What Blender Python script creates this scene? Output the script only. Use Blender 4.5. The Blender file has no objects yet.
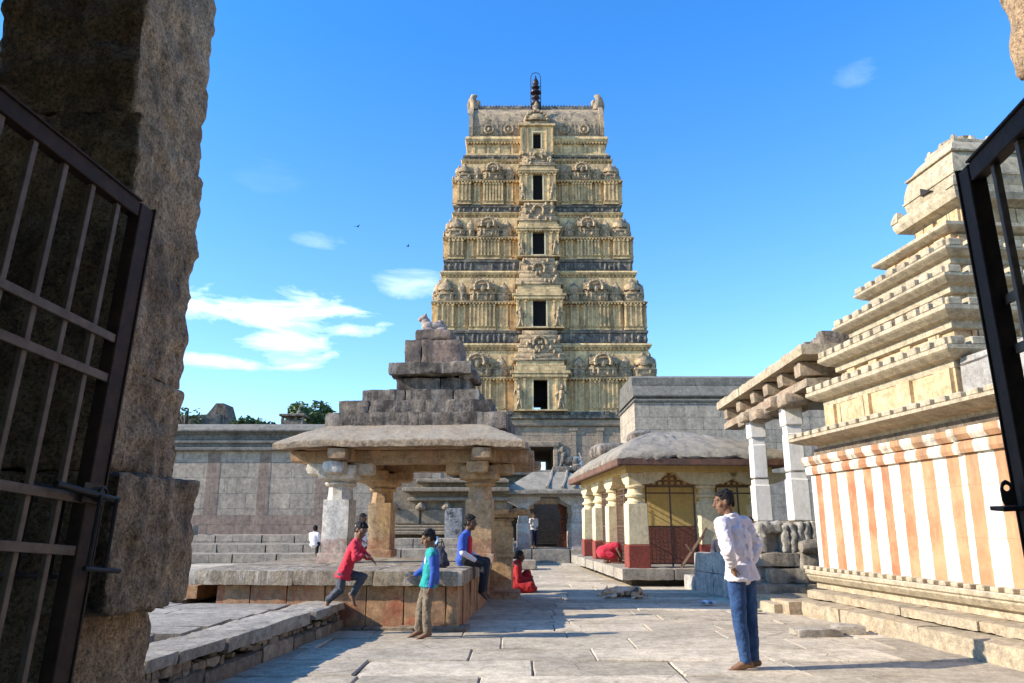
import bpy, bmesh, math, random
from mathutils import Vector, Matrix, noise, Quaternion
random.seed(7)
R = math.radians
SC = bpy.context.scene
COL = SC.collection
PI = math.pi

# ------------------------------------------------------------------ objects
def tag(o, label=None, cat=None, group=None, kind=None):
    if label: o['label'] = label
    if cat: o['category'] = cat
    if group: o['group'] = group
    if kind: o['kind'] = kind
    return o

def thing(name, label, cat, loc=(0, 0, 0), rotz=0.0, group=None):
    o = bpy.data.objects.new(name, None)
    o.empty_display_size = .2
    COL.objects.link(o)
    o.location = loc
    o.rotation_euler = (0, 0, rotz)
    return tag(o, label, cat, group)

def copy_tree(o, parent=None):
    c = o.copy()
    COL.objects.link(c)
    c.parent = parent
    for ch in list(o.children):
        copy_tree(ch, c)
    return c

def nz(p, s=1.0):
    return noise.noise(Vector(p) * s)

class MB:
    """collects shapes and links them as ONE mesh object"""
    def __init__(self):
        self.v = []; self.f = []; self.m = []; self.t = []; self.cm = 0; self.ct = 0.5
        self.M = None
    def add(self, vs, fs):
        o = len(self.v)
        if self.M is not None:
            vs = [self.M @ Vector(p) for p in vs]
        self.v += [tuple(p) for p in vs]
        self.f += [tuple(i + o for i in f) for f in fs]
        self.m += [self.cm] * len(fs)
        self.t += [self.ct] * len(fs)
    # box with chamfered edges; c = centre, s = full size
    def box(self, c, s, b=0.0, rz=0.0, jit=0.0, taper=1.0):
        x, y, z = s[0] / 2, s[1] / 2, s[2] / 2
        vs = []; fs = []
        if b <= 0:
            for k in (-1, 1):
                t = taper if k > 0 else 1
                for a, d in ((-1, -1), (1, -1), (1, 1), (-1, 1)):
                    vs.append((a * x * t, d * y * t, k * z))
            fs = [(3, 2, 1, 0), (4, 5, 6, 7), (0, 1, 5, 4), (1, 2, 6, 5), (2, 3, 7, 6), (3, 0, 4, 7)]
        else:
            b = min(b, x * .9, y * .9, z * .9)
            for zz, e in ((-z, b), (-z + b, 0), (z - b, 0), (z, b)):
                t = taper if zz > 0 else 1
                X = (x - e) * t; Y = (y - e) * t
                ring = [(-X + (b if not e else 0), -Y), (X - (b if not e else 0), -Y), (X, -Y + (b if not e else 0)), (X, Y - (b if not e else 0)),
                        (X - (b if not e else 0), Y), (-X + (b if not e else 0), Y), (-X, Y - (b if not e else 0)), (-X, -Y + (b if not e else 0))]
                vs += [(p[0], p[1], zz) for p in ring]
            for r in range(3):
                for i in range(8):
                    j = (i + 1) % 8
                    fs.append((r * 8 + i, r * 8 + j, r * 8 + 8 + j, r * 8 + 8 + i))
            fs.append(tuple(reversed(range(8)))); fs.append(tuple(range(24, 32)))
        ca, sa = math.cos(rz), math.sin(rz)
        out = []
        for p in vs:
            q = (c[0] + p[0] * ca - p[1] * sa, c[1] + p[0] * sa + p[1] * ca, c[2] + p[2])
            if jit:
                q = (q[0] + jit * nz(q, 2.3), q[1] + jit * nz((q[1], q[2], q[0]), 2.3), q[2] + jit * nz((q[2], q[0], q[1]), 2.3))
            out.append(q)
        self.add(out, fs)
    # box given by two corners
    def bx(self, x0, x1, y0, y1, z0, z1, b=0.0, jit=0.0):
        self.box(((x0 + x1) / 2, (y0 + y1) / 2, (z0 + z1) / 2), (abs(x1 - x0), abs(y1 - y0), abs(z1 - z0)), b, 0, jit)
    # rough hewn block: subdivided, rounded and displaced
    def rock(self, c, s, cell=.15, rad=.05, amp=.02, freq=3.0, rz=0.0, seed=0.0, big=0.0, lim=26):
        h = [k / 2 for k in s]
        n = [max(1, min(lim, int(round(k / cell)))) for k in s]
        key = {}; vs = []; fs = []
        ca, sa = math.cos(rz), math.sin(rz)
        rad = min(rad, min(h) * .95)
        def vid(p):
            k = (round(p[0], 4), round(p[1], 4), round(p[2], 4))
            if k in key: return key[k]
            inner = [max(-h[i] + rad, min(h[i] - rad, p[i])) for i in range(3)]
            d = Vector([p[i] - inner[i] for i in range(3)])
            if d.length > 1e-6:
                q = Vector(inner) + d.normalized() * rad if sum(1 for i in range(3) if abs(d[i]) > 1e-6) > 1 else Vector(p)
            else: q = Vector(p)
            dirn = Vector([q[i] / max(h[i], 1e-3) for i in range(3)])
            m = max(abs(dirn[0]), abs(dirn[1]), abs(dirn[2]))
            nd = Vector([dirn[i] if abs(dirn[i]) > .8 * m else 0 for i in range(3)])
            if nd.length > 0: nd.normalize()
            w = Vector((q[0] * ca - q[1] * sa + c[0], q[0] * sa + q[1] * ca + c[1], q[2] + c[2]))
            ww = w + Vector((seed, seed * 1.7, -seed))
            a = amp * (noise.noise(ww * freq) + .6 * noise.noise(ww * freq * 2.3) + .35 * noise.noise(ww * freq * 5.1)) + big * noise.noise(ww * .9)
            nd = Vector((nd[0] * ca - nd[1] * sa, nd[0] * sa + nd[1] * ca, nd[2]))
            key[k] = len(vs); vs.append(w + nd * a)
            return key[k]
        for ax in range(3):
            u, v = (ax + 1) % 3, (ax + 2) % 3
            for sg in (-1, 1):
                for i in range(n[u]):
                    for j in range(n[v]):
                        q = []
                        for di, dj in ((0, 0), (1, 0), (1, 1), (0, 1)):
                            p = [0, 0, 0]; p[ax] = sg * h[ax]
                            p[u] = -h[u] + 2 * h[u] * (i + di) / n[u]
                            p[v] = -h[v] + 2 * h[v] * (j + dj) / n[v]
                            q.append(vid(p))
                        fs.append(tuple(q) if sg > 0 else tuple(reversed(q)))
        self.add(vs, fs)
    # tube between points with radii
    def tube(self, pts, rad, n=8, cap=True, squash=None):
        pts = [Vector(p) for p in pts]
        if not isinstance(rad, (list, tuple)): rad = [rad] * len(pts)
        vs = []; fs = []
        prev = None
        for i, p in enumerate(pts):
            d = (pts[min(i + 1, len(pts) - 1)] - pts[max(i - 1, 0)]).normalized()
            if prev is None:
                a = d.orthogonal().normalized()
            else:
                a = (prev - d * prev.dot(d)).normalized()
            prev = a
            b = d.cross(a)
            for k in range(n):
                t = 2 * PI * k / n
                vs.append(p + a * math.cos(t) * rad[i] + b * math.sin(t) * rad[i])
        for i in range(len(pts) - 1):
            for k in range(n):
                l = (k + 1) % n
                fs.append((i * n + k, i * n + l, i * n + n + l, i * n + n + k))
        if cap:
            fs.append(tuple(reversed(range(n)))); fs.append(tuple(range(len(vs) - n, len(vs))))
        self.add(vs, fs)
    # flat bar of rectangular section
    def bar(self, a, b, w, t, up=(0, 0, 1)):
        a = Vector(a); b = Vector(b); d = (b - a).normalized()
        u = Vector(up); u = (u - d * u.dot(d)).normalized(); s = d.cross(u)
        vs = []
        for p in (a, b):
            for i, j in ((-1, -1), (1, -1), (1, 1), (-1, 1)):
                vs.append(p + s * (i * w / 2) + u * (j * t / 2))
        self.add(vs, [(3, 2, 1, 0), (4, 5, 6, 7), (0, 1, 5, 4), (1, 2, 6, 5), (2, 3, 7, 6), (3, 0, 4, 7)])
    # turned or n-sided profile [(r, z)...]; sq: square section aligned with the axes
    def lathe(self, c, prof, n=12, sx=1.0, sy=1.0, rot=0.0, jit=0.0):
        vs = []; fs = []
        k4 = math.sqrt(2) if n == 4 else 1
        for r, z in prof:
            for k in range(n):
                t = 2 * PI * k / n + rot + (PI / 4 if n == 4 else (PI / n if n == 8 else 0))
                q = (c[0] + math.cos(t) * r * k4 * sx, c[1] + math.sin(t) * r * k4 * sy, c[2] + z)
                if jit: q = (q[0] + jit * nz(q, 2.1), q[1] + jit * nz((q[1], q[2], q[0]), 2.1), q[2] + jit * .6 * nz((q[2], q[0], q[1]), 2.1))
                vs.append(q)
        m = len(prof)
        for i in range(m - 1):
            for k in range(n):
                l = (k + 1) % n
                fs.append((i * n + k, i * n + l, i * n + n + l, i * n + n + k))
        fs.append(tuple(reversed(range(n)))); fs.append(tuple(range(m * n - n, m * n)))
        self.add(vs, fs)
    # polygon in (a, b) extruded along the third axis. axis: 'x','y','z'
    def prism(self, poly, axis, lo, hi):
        n = len(poly); vs = []
        for e in (lo, hi):
            for a, b in poly:
                vs.append({'x': (e, a, b), 'y': (a, e, b), 'z': (a, b, e)}[axis])
        fs = [tuple(range(n)), tuple(reversed(range(n, 2 * n)))]
        for i in range(n):
            j = (i + 1) % n
            fs.append((i, i + n, j + n, j))
        self.add(vs, fs)
    # moulding: profile [(out, z)] swept round a rectangle of half sizes hx, hy
    def ring(self, c, hx, hy, prof, cap=True):
        vs = []; fs = []
        for o, z in prof:
            for a, d in ((-1, -1), (1, -1), (1, 1), (-1, 1)):
                vs.append((c[0] + a * (hx + o), c[1] + d * (hy + o), c[2] + z))
        m = len(prof)
        for i in range(m - 1):
            for k in range(4):
                l = (k + 1) % 4
                fs.append((i * 4 + k, i * 4 + l, i * 4 + 4 + l, i * 4 + 4 + k))
        if cap:
            fs.append((3, 2, 1, 0)); fs.append(tuple(range(m * 4 - 4, m * 4)))
        self.add(vs, fs)
    def ell(self, c, r, n=10, m=7, rot=None):
        vs = []; fs = []
        Q = rot
        for i in range(m + 1):
            ph = PI * i / m - PI / 2
            for k in range(n):
                t = 2 * PI * k / n
                p = Vector((math.cos(ph) * math.cos(t) * r[0], math.cos(ph) * math.sin(t) * r[1], math.sin(ph) * r[2]))
                if Q is not None: p = Q @ p
                vs.append(p + Vector(c))
        for i in range(m):
            for k in range(n):
                l = (k + 1) % n
                fs.append((i * n + k, i * n + l, i * n + n + l, i * n + n + k))
        self.add(vs, fs)
    def build(self, name, mats, parent=None, smooth=None, loc=None, rotz=None, label=None):
        me = bpy.data.meshes.new(name)
        me.from_pydata(self.v, [], self.f)
        if not isinstance(mats, (list, tuple)): mats = [mats]
        for m in mats: me.materials.append(m)
        me.polygons.foreach_set('material_index', self.m)
        at = me.attributes.new('tint', 'FLOAT', 'FACE')
        at.data.foreach_set('value', self.t)
        bm = bmesh.new(); bm.from_mesh(me)
        bmesh.ops.remove_doubles(bm, verts=bm.verts, dist=1e-5)
        bmesh.ops.recalc_face_normals(bm, faces=bm.faces)
        bm.to_mesh(me); bm.free()
        if smooth:
            me.polygons.foreach_set('use_smooth', [True] * len(me.polygons))
            me.set_sharp_from_angle(angle=R(smooth))
        me.update()
        o = bpy.data.objects.new(name, me)
        COL.objects.link(o)
        if parent: o.parent = parent
        if loc is not None: o.location = loc
        if rotz is not None: o.rotation_euler = (0, 0, rotz)
        if label: o['label'] = label
        return o

# ------------------------------------------------------------------ materials
class NT:
    def __init__(self, name):
        self.mat = bpy.data.materials.new(name)
        self.mat.use_nodes = True
        self.t = self.mat.node_tree
        self.b = self.t.nodes['Principled BSDF']
        self.b.inputs['Specular IOR Level'].default_value = .25
        self._pos = None
    def n(self, ty, **kw):
        x = self.t.nodes.new(ty)
        for k, v in kw.items(): setattr(x, k, v)
        return x
    def link(self, a, b): self.t.links.new(a, b)
    def pos(self):
        if self._pos is None:
            self._pos = self.n('ShaderNodeTexCoord').outputs['Object']
        return self._pos
    def mapped(self, sc=(1, 1, 1), loc=(0, 0, 0)):
        m = self.n('ShaderNodeMapping')
        m.inputs['Scale'].default_value = sc
        m.inputs['Location'].default_value = loc
        self.link(self.pos(), m.inputs['Vector'])
        return m.outputs[0]
    def noise(self, scale, detail=4, rough=.6, vec=None, dist=0.0):
        x = self.n('ShaderNodeTexNoise')
        x.inputs['Scale'].default_value = scale
        x.inputs['Detail'].default_value = detail
        x.inputs['Roughness'].default_value = rough
        x.inputs['Distortion'].default_value = dist
        self.link(vec if vec is not None else self.pos(), x.inputs['Vector'])
        return x.outputs['Fac']
    def ramp(self, fac, stops):
        x = self.n('ShaderNodeValToRGB')
        el = x.color_ramp.elements
        while len(el) < len(stops): el.new(.5)
        for e, (p, c) in zip(el, stops):
            e.position = p
            e.color = (c, c, c, 1) if isinstance(c, (int, float)) else (c[0], c[1], c[2], 1)
        self.link(fac, x.inputs['Fac'])
        return x.outputs['Color']
    def mix(self, fac, a, b, mode='MIX'):
        x = self.n('ShaderNodeMix', data_type='RGBA', blend_type=mode)
        for k, val in ((0, fac), (6, a), (7, b)):
            if isinstance(val, (int, float)): x.inputs[k].default_value = val if k == 0 else (val, val, val, 1)
            elif isinstance(val, tuple): x.inputs[k].default_value = (*val, 1)
            else: self.link(val, x.inputs[k])
        return x.outputs[2]
    def math(self, op, a, b=0.0, clamp=False):
        x = self.n('ShaderNodeMath', operation=op, use_clamp=clamp)
        for k, val in ((0, a), (1, b)):
            if isinstance(val, (int, float)): x.inputs[k].default_value = val
            else: self.link(val, x.inputs[k])
        return x.outputs[0]
    def sep(self, vec=None):
        x = self.n('ShaderNodeSeparateXYZ')
        self.link(vec if vec is not None else self.pos(), x.inputs[0])
        return x.outputs
    def bump(self, h, strength=.4, dist=.02):
        x = self.n('ShaderNodeBump')
        x.inputs['Strength'].default_value = strength
        x.inputs['Distance'].default_value = dist
        self.link(h, x.inputs['Height'])
        self.link(x.outputs[0], self.b.inputs['Normal'])
    def out(self, col, rough=.85):
        if isinstance(col, tuple): self.b.inputs['Base Color'].default_value = (*col, 1)
        else: self.link(col, self.b.inputs['Base Color'])
        self.b.inputs['Roughness'].default_value = rough
        return self.mat

def stone(name, c1, c2, scale=1.0, dark=(.05, .045, .04), stain=.0, streak=.0, speck=.25, bump=.5, bumpd=.02,
          blocks=None, mortar=(.08, .07, .06), tint=0.0, patch=None, patch_amt=.0, top=None, top_amt=0.0, bands=None, rough=.9, offs=0.0, mottle=.55, drip=None, drip_amt=.0, crack=0.0):
    """weathered stone: two tones, speckle, stains with a shape of their own, rain streaks, optional courses and lichen on the tops"""
    T = NT(name)
    P = T.mapped((1, 1, 1), (offs, offs * 1.3, offs * .7))
    col = T.mix(T.ramp(T.noise(1.1 * scale, 6, .65, P), [(.35, 0), (.65, 1)]), c1, c2)
    if bands:
        z = T.sep()[2]
        wob = T.math('ADD', z, T.math('MULTIPLY', T.math('SUBTRACT', T.noise(5, 3, .6), .5), .12))
        for z0, z1, bc, amt in bands:
            m = T.math('MULTIPLY', T.math('GREATER_THAN', wob, z0), T.math('LESS_THAN', wob, z1))
            wear = T.ramp(T.noise(4.0, 6, .7), [(.5 - amt * .35, 1), (.62, .15)])
            col = T.mix(T.math('MULTIPLY', m, wear), col, bc)
    if patch:
        col = T.mix(T.math('MULTIPLY', T.ramp(T.noise(1.7 * scale, 5, .7, T.mapped((1, 1, .7), (3.1, 7.7, 1.2))), [(.52, 0), (.63, 1)]), patch_amt), col, patch)
    h = T.noise(9 * scale, 8, .7, P)
    if blocks:
        x, y, z = T.sep()[0:3]
        cv = T.n('ShaderNodeCombineXYZ')
        nzz = T.math('MULTIPLY', T.math('SUBTRACT', T.noise(1.3, 2), .5), .06)
        T.link(T.math('ADD', x, y), cv.inputs[0]); T.link(T.math('ADD', z, nzz), cv.inputs[1])
        br = T.n('ShaderNodeTexBrick')
        T.link(cv.outputs[0], br.inputs['Vector'])
        br.inputs['Scale'].default_value = 1
        br.inputs['Brick Width'].default_value = blocks[0]
        br.inputs['Row Height'].default_value = blocks[1]
        br.inputs['Mortar Size'].default_value = .018
        br.inputs['Mortar Smooth'].default_value = .3
        br.inputs['Color1'].default_value = (.85, .85, .85, 1)
        br.inputs['Color2'].default_value = (1.08, 1.07, 1.05, 1)
        br.inputs['Mortar'].default_value = (.95, .95, .95, 1)
        col = T.mix(.75, col, br.outputs['Color'], 'MULTIPLY')
        col = T.mix(T.math('MULTIPLY', br.outputs['Fac'], T.ramp(T.noise(2.2, 3), [(.3, .2), (.6, 1)])), col, mortar)
        h = T.math('SUBTRACT', h, T.math('MULTIPLY', br.outputs['Fac'], 1.2))
    if tint:
        a = T.n('ShaderNodeAttribute', attribute_name='tint')
        col = T.mix(1.0, col, T.ramp(a.outputs['Fac'], [(0, 1 - tint), (1, 1 + tint)]), 'MULTIPLY')
    if speck:
        col = T.mix(speck, col, T.ramp(T.noise(34 * scale, 4, .85, P), [(.36, .2), (.5, .95), (.66, 1.4)]), 'MULTIPLY')
    if mottle:
        col = T.mix(mottle, col, T.ramp(T.noise(7.5 * scale, 7, .75, T.mapped((1, 1, 1), (2.2 + offs, 8.1, 4.4))), [(.36, .35), (.5, .95), (.66, 1.45)]), 'MULTIPLY')
    if stain:
        s = T.ramp(T.noise(2.3 * scale, 8, .75, T.mapped((1, 1, 1), (11.3 + offs, 2.9, 5.1))), [(.47, 0), (.6, 1)])
        col = T.mix(T.math('MULTIPLY', s, stain), col, dark)
    if streak:
        s = T.ramp(T.noise(3.2 * scale, 4, .7, T.mapped((1, 1, .12), (5.3, 1.9 + offs, 0))), [(.5, 0), (.64, 1)])
        col = T.mix(T.math('MULTIPLY', s, streak), col, dark)
    if crack:
        v = T.n('ShaderNodeTexVoronoi', feature='DISTANCE_TO_EDGE'); v.inputs['Scale'].default_value = 1.15
        wv = T.n('ShaderNodeMix', data_type='VECTOR'); wv.inputs[0].default_value = .12; T.link(T.pos(), wv.inputs[4])
        nc = T.n('ShaderNodeTexNoise'); nc.inputs['Scale'].default_value = 3; nc.inputs['Detail'].default_value = 5; T.link(T.pos(), nc.inputs['Vector']); T.link(nc.outputs['Color'], wv.inputs[5])
        T.link(wv.outputs[1], v.inputs['Vector'])
        ln = T.math('MULTIPLY', T.ramp(v.outputs['Distance'], [(.0, 1), (.012, 0)]), T.ramp(T.noise(.7, 3), [(.5, 0), (.58, 1)]))
        col = T.mix(T.math('MULTIPLY', ln, crack), col, dark)
    if drip:
        s = T.ramp(T.noise(4.0 * scale, 5, .75, T.mapped((1, 1, .1), (1.3, 6.9 + offs, 0))), [(.54, 0), (.66, 1)])
        col = T.mix(T.math('MULTIPLY', s, drip_amt), col, drip)
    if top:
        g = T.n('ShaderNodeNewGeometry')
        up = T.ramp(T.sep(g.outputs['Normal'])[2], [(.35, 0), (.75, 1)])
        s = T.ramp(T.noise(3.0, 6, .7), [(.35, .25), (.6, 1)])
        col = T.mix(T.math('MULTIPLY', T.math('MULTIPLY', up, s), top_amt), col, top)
    if bump: T.bump(T.math('ADD', h, T.math('MULTIPLY', T.noise(60 * scale, 3, .7, P), .35)), bump, bumpd)
    return T.out(col, rough)

def plain(name, c, rough=.6, var=.15, bump=0.0, metal=0.0, scale=8.0):
    T = NT(name)
    n = T.noise(scale, 5, .6)
    col = T.mix(1.0, c, T.ramp(n, [(.3, 1 - var), (.7, 1 + var)]), 'MULTIPLY')
    if bump: T.bump(n, bump, .01)
    T.b.inputs['Metallic'].default_value = metal
    return T.out(col, rough)

M = {}
M['pave'] = stone('paving_stone', crack=.8, c1=(.56, .47, .34), c2=(.45, .385, .285), scale=1.0, mottle=.45, stain=.32, dark=(.13, .105, .075), speck=.35, bump=.45, tint=.26, patch=(.48, .39, .26), patch_amt=.35)
M['joint'] = stone('joint_soil', (.12, .095, .07), (.085, .07, .052), 1, bump=.6)
M['pillar'] = stone('gate_granite', (.66, .45, .26), (.46, .31, .18), 1.5, drip=(.13, .095, .06), drip_amt=.4, stain=.5, mottle=.6, speck=.95, bump=1.0, bumpd=.03)
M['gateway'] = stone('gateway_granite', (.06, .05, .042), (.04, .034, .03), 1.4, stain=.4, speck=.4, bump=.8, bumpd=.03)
M['warm'] = stone('pavilion_stone', (.50, .33, .18), (.37, .25, .15), 1.3, stain=.42, dark=(.07, .055, .045), streak=.25, speck=.35, bump=.6, patch=(.36, .18, .11), patch_amt=.55)
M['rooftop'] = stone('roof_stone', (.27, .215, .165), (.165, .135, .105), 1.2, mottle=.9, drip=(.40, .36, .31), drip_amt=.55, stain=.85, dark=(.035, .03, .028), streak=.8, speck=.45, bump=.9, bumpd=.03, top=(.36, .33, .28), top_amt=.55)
M['slab'] = stone('slab_stone', (.37, .30, .21), (.28, .23, .165), 1.2, drip=(.62, .56, .47), drip_amt=.65, stain=.35, dark=(.085, .07, .055), streak=.6, speck=.55, bump=.9, bumpd=.02)
M['eave'] = stone('eave_stone', (.36, .27, .17), (.28, .205, .135), 1.8, mottle=.85, stain=.35, dark=(.10, .075, .055), speck=.5, bump=.9, bumpd=.025, top=(.42, .375, .29), top_amt=.5)
M['platform'] = stone('platform_stone', (.50, .29, .15), (.40, .235, .125), 1.2, drip=(.42, .12, .06), drip_amt=.7, stain=.3, dark=(.10, .07, .05), streak=.45, speck=.35, bump=.5, patch=(.44, .13, .065), patch_amt=.75)
M['rubble'] = stone('rubble_stone', (.33, .25, .165), (.24, .185, .13), 1.5, stain=.4, speck=.4, bump=.8, tint=.3)
M['terrace'] = stone('terrace_stone', (.38, .335, .265), (.31, .27, .215), 1.0, stain=.25, dark=(.15, .12, .09), speck=.45, bump=.6, tint=.15)
M['white'] = stone('whitewash', (.80, .76, .69), (.72, .67, .58), 1.4, mottle=.15, stain=.12, dark=(.38, .29, .19), streak=.2, speck=.08, bump=.3)
M['whitered'] = stone('whitewash_over_red_base', (.60, .54, .45), (.42, .33, .23), 1.4, stain=.25, dark=(.2, .14, .09), streak=.3, speck=.2, bump=.4, bands=[(-9, .62, (.33, .10, .06), 1.0)])
M['yellow'] = stone('yellow_limewash', (.72, .52, .20), (.64, .46, .17), 1.5, mottle=.2, stain=.16, dark=(.28, .18, .07), streak=.25, speck=.12, bump=.25)
M['cream'] = stone('cream_limewash', (.76, .64, .40), (.66, .54, .33), 1.5, mottle=.35, stain=.18, dark=(.28, .2, .1), streak=.25, speck=.12, bump=.25)
M['redpaint'] = stone('red_oxide', (.27, .065, .045), (.21, .05, .038), 2, stain=.15, dark=(.1, .05, .04), speck=.2, bump=.3)
M['wallgrey'] = stone('enclosure_wall_stone', (.42, .345, .26), (.345, .29, .22), .8, stain=.2, dark=(.09, .085, .08), streak=.25, speck=.25, bump=.5, blocks=(2.1, .72), mortar=(.17, .15, .125))
M['wallred'] = stone('reddened_wall_stone', (.31, .225, .17), (.25, .185, .14), .8, stain=.2, dark=(.09, .075, .07), streak=.3, speck=.3, bump=.5, blocks=(1.3, .72), mortar=(.17, .13, .10))
M['coping'] = stone('wall_coping_stone', (.20, .185, .155), (.14, .13, .11), 1, stain=.55, dark=(.05, .047, .042), streak=.3, speck=.4, bump=.8, top=(.30, .27, .21), top_amt=.5)
M['bastion'] = stone('bastion_stone', (.48, .40, .30), (.39, .325, .25), .7, stain=.25, dark=(.09, .08, .07), streak=.3, speck=.3, bump=.5, blocks=(2.4, .85))
M['towerbase'] = stone('tower_base_stone', (.42, .31, .205), (.34, .26, .18), .6, stain=.3, dark=(.10, .085, .07), streak=.3, speck=.25, bump=.5, blocks=(3.2, 1.05))
M['plaster'] = stone('tower_plaster', (.82, .585, .285), (.68, .48, .24), .35, stain=.42, dark=(.16, .115, .07), streak=.6, speck=.25, bump=.5, bumpd=.05, top=(.06, .052, .045), top_amt=.95)
M['ornament'] = stone('weathered_stucco', (.62, .45, .26), (.45, .33, .195), .9, mottle=.8, stain=.7, dark=(.11, .09, .07), streak=.35, speck=.5, bump=.9, bumpd=.08, top=(.07, .062, .052), top_amt=.85)
M['frieze'] = stone('blackened_stucco', (.23, .20, .16), (.10, .092, .085), 1.0, stain=.4, dark=(.03, .03, .034), speck=.5, bump=.9, bumpd=.08, patch=(.44, .36, .24), patch_amt=.9, mottle=.8)
M['barrel'] = stone('barrel_roof_stucco', (.50, .37, .225), (.38, .29, .19), .5, stain=.5, dark=(.10, .088, .072), streak=.75, speck=.4, bump=.7, bumpd=.06)
M['shade_black'] = plain('interior_shade', (.012, .011, .010), .95)  # near-black colour standing for the shade inside openings and the hall
M['vimana'] = stone('shrine_stone', (.50, .41, .27), (.42, .345, .235), 1.0, stain=.25, dark=(.15, .125, .09), streak=.2, speck=.4, bump=.6, bumpd=.025, top=(.42, .39, .33), top_amt=.5)
M['vimanawall'] = stone('shrine_wall_stone', (.60, .46, .27), (.50, .36, .20), 1.0, stain=.22, dark=(.2, .14, .085), streak=.2, speck=.25, bump=.4, blocks=(.9, .6), patch=(.55, .28, .13), patch_amt=.6)
M['shrinedark'] = stone('shrine_porch_stone', (.24, .19, .135), (.17, .135, .10), 1.2, stain=.5, dark=(.05, .042, .036), streak=.3, speck=.4, bump=.9, bumpd=.03)
M['stepstone'] = stone('plinth_step_stone', (.46, .37, .25), (.38, .31, .21), 1.1, stain=.32, dark=(.14, .11, .075), speck=.4, bump=.7, bumpd=.025, patch=(.5, .36, .21), patch_amt=.5)
M['greystone'] = stone('mottled_grey_stone', (.46, .41, .34), (.34, .33, .32), 1.6, stain=.35, dark=(.09, .085, .085), streak=.4, speck=.3, bump=.6, patch=(.42, .37, .29), patch_amt=.85)  # warm grey stone with browner patches
M['carved'] = stone('carved_granite', (.38, .33, .255), (.28, .245, .19), 2.0, stain=.5, dark=(.07, .06, .05), streak=.5, speck=.5, bump=1.0, bumpd=.03)
M['pink'] = stone('pink_washed_stone', (.46, .36, .30), (.34, .27, .225), 2.0, stain=.35, dark=(.10, .075, .07), speck=.4, bump=.7)
M['pinkroof'] = stone('pinkish_roof_stone', (.29, .205, .155), (.175, .135, .105), 1.8, stain=.6, dark=(.04, .036, .035), streak=.5, speck=.45, bump=.8, patch=(.36, .22, .18), patch_amt=.4)
M['blackened'] = stone('blackened_stone', (.30, .29, .28), (.24, .235, .23), 1.3, stain=1.0, dark=(.018, .018, .02), speck=.2, bump=.5)
M['altar'] = stone('carved_wall_stone', (.30, .24, .165), (.22, .175, .125), 1.2, stain=.35, dark=(.08, .065, .05), streak=.3, speck=.35, bump=.7)

def iron_mat(name, c1, c2, rough=.5):
    T = NT(name)
    n = T.noise(14, 6, .7)
    T.b.inputs['Metallic'].default_value = .1
    T.bump(T.noise(70, 3, .7), .25, .004)
    return T.out(T.mix(T.ramp(n, [(.4, 0), (.65, 1)]), c1, c2), rough)
M['iron'] = iron_mat('painted_gate_iron', (.065, .038, .026), (.10, .058, .036), .7)
M['bariron'] = iron_mat('worn_bar_iron', (.30, .21, .145), (.19, .125, .085), .6)  # bars lighter than the frame, the light on them put into the colour
M['darkiron'] = iron_mat('dark_iron', (.03, .026, .025), (.05, .04, .034), .5)
M['rust'] = iron_mat('rusty_grille', (.16, .10, .07), (.10, .065, .05), .7)

def striped():
    T = NT('striped_limewash')
    x, y, z = T.sep()[0:3]
    w = T.math('ADD', T.math('MULTIPLY', T.math('SUBTRACT', T.noise(.9, 2, .5, T.mapped((1, 1, .15))), .5), .30), T.math('MULTIPLY', T.math('SUBTRACT', T.noise(7, 5, .7), .5), .05))
    u = T.math('ADD', y, w)
    f = T.math('FRACT', T.math('ADD', T.math('MULTIPLY', u, 1 / .51), 20.13))
    s = T.ramp(f, [(.0, 1), (.44, 1), (.47, 0), (.97, 0), (1.0, 1)])
    white = T.mix(T.ramp(T.noise(3, 6, .7), [(.45, 0), (.75, 1)]), (.72, .67, .57), (.62, .51, .35))
    orange = T.mix(T.ramp(T.noise(2.0, 6, .7), [(.4, 0), (.62, 1)]), (.37, .13, .06), (.46, .27, .14))
    col = T.mix(s, white, orange)
    lane = T.math('FLOOR', T.math('MULTIPLY', y, 1 / .51))
    wn = T.n('ShaderNodeTexWhiteNoise', noise_dimensions='1D'); T.link(lane, wn.inputs['W'])
    col = T.mix(T.math('MULTIPLY', s, T.math('MULTIPLY', wn.outputs['Value'], .7)), col, (.46, .27, .14))
    # worn courses
    c = T.math('FRACT', T.math('MULTIPLY', T.math('ADD', z, .02), 1 / .64))
    j = T.math('LESS_THAN', c, .018)
    col = T.mix(T.math('MULTIPLY', j, .7), col, (.3, .19, .11))
    wear = T.ramp(T.noise(4.5, 8, .75, T.mapped((1, 1, .5))), [(.55, 0), (.66, 1)])
    col = T.mix(T.math('MULTIPLY', wear, .45), col, (.5, .36, .2))
    run = T.math('MULTIPLY', T.ramp(T.noise(5, 5, .75, T.mapped((1, 1, .1), (7, 1, 3))), [(.5, 0), (.62, 1)]), T.ramp(T.math('MULTIPLY', z, .38), [(.55, .12), (.98, .75)]))
    col = T.mix(run, col, (.22, .15, .09))
    blk = T.ramp(T.noise(2.6, 7, .75, T.mapped((1, 1, .8), (4, 2, 9))), [(.6, 0), (.7, 1)])
    col = T.mix(T.math('MULTIPLY', blk, .55), col, (.17, .12, .08))
    T.bump(T.math('SUBTRACT', T.noise(14, 6, .7), j), .35, .02)
    return T.out(col, .85)
M['striped'] = striped()

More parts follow.
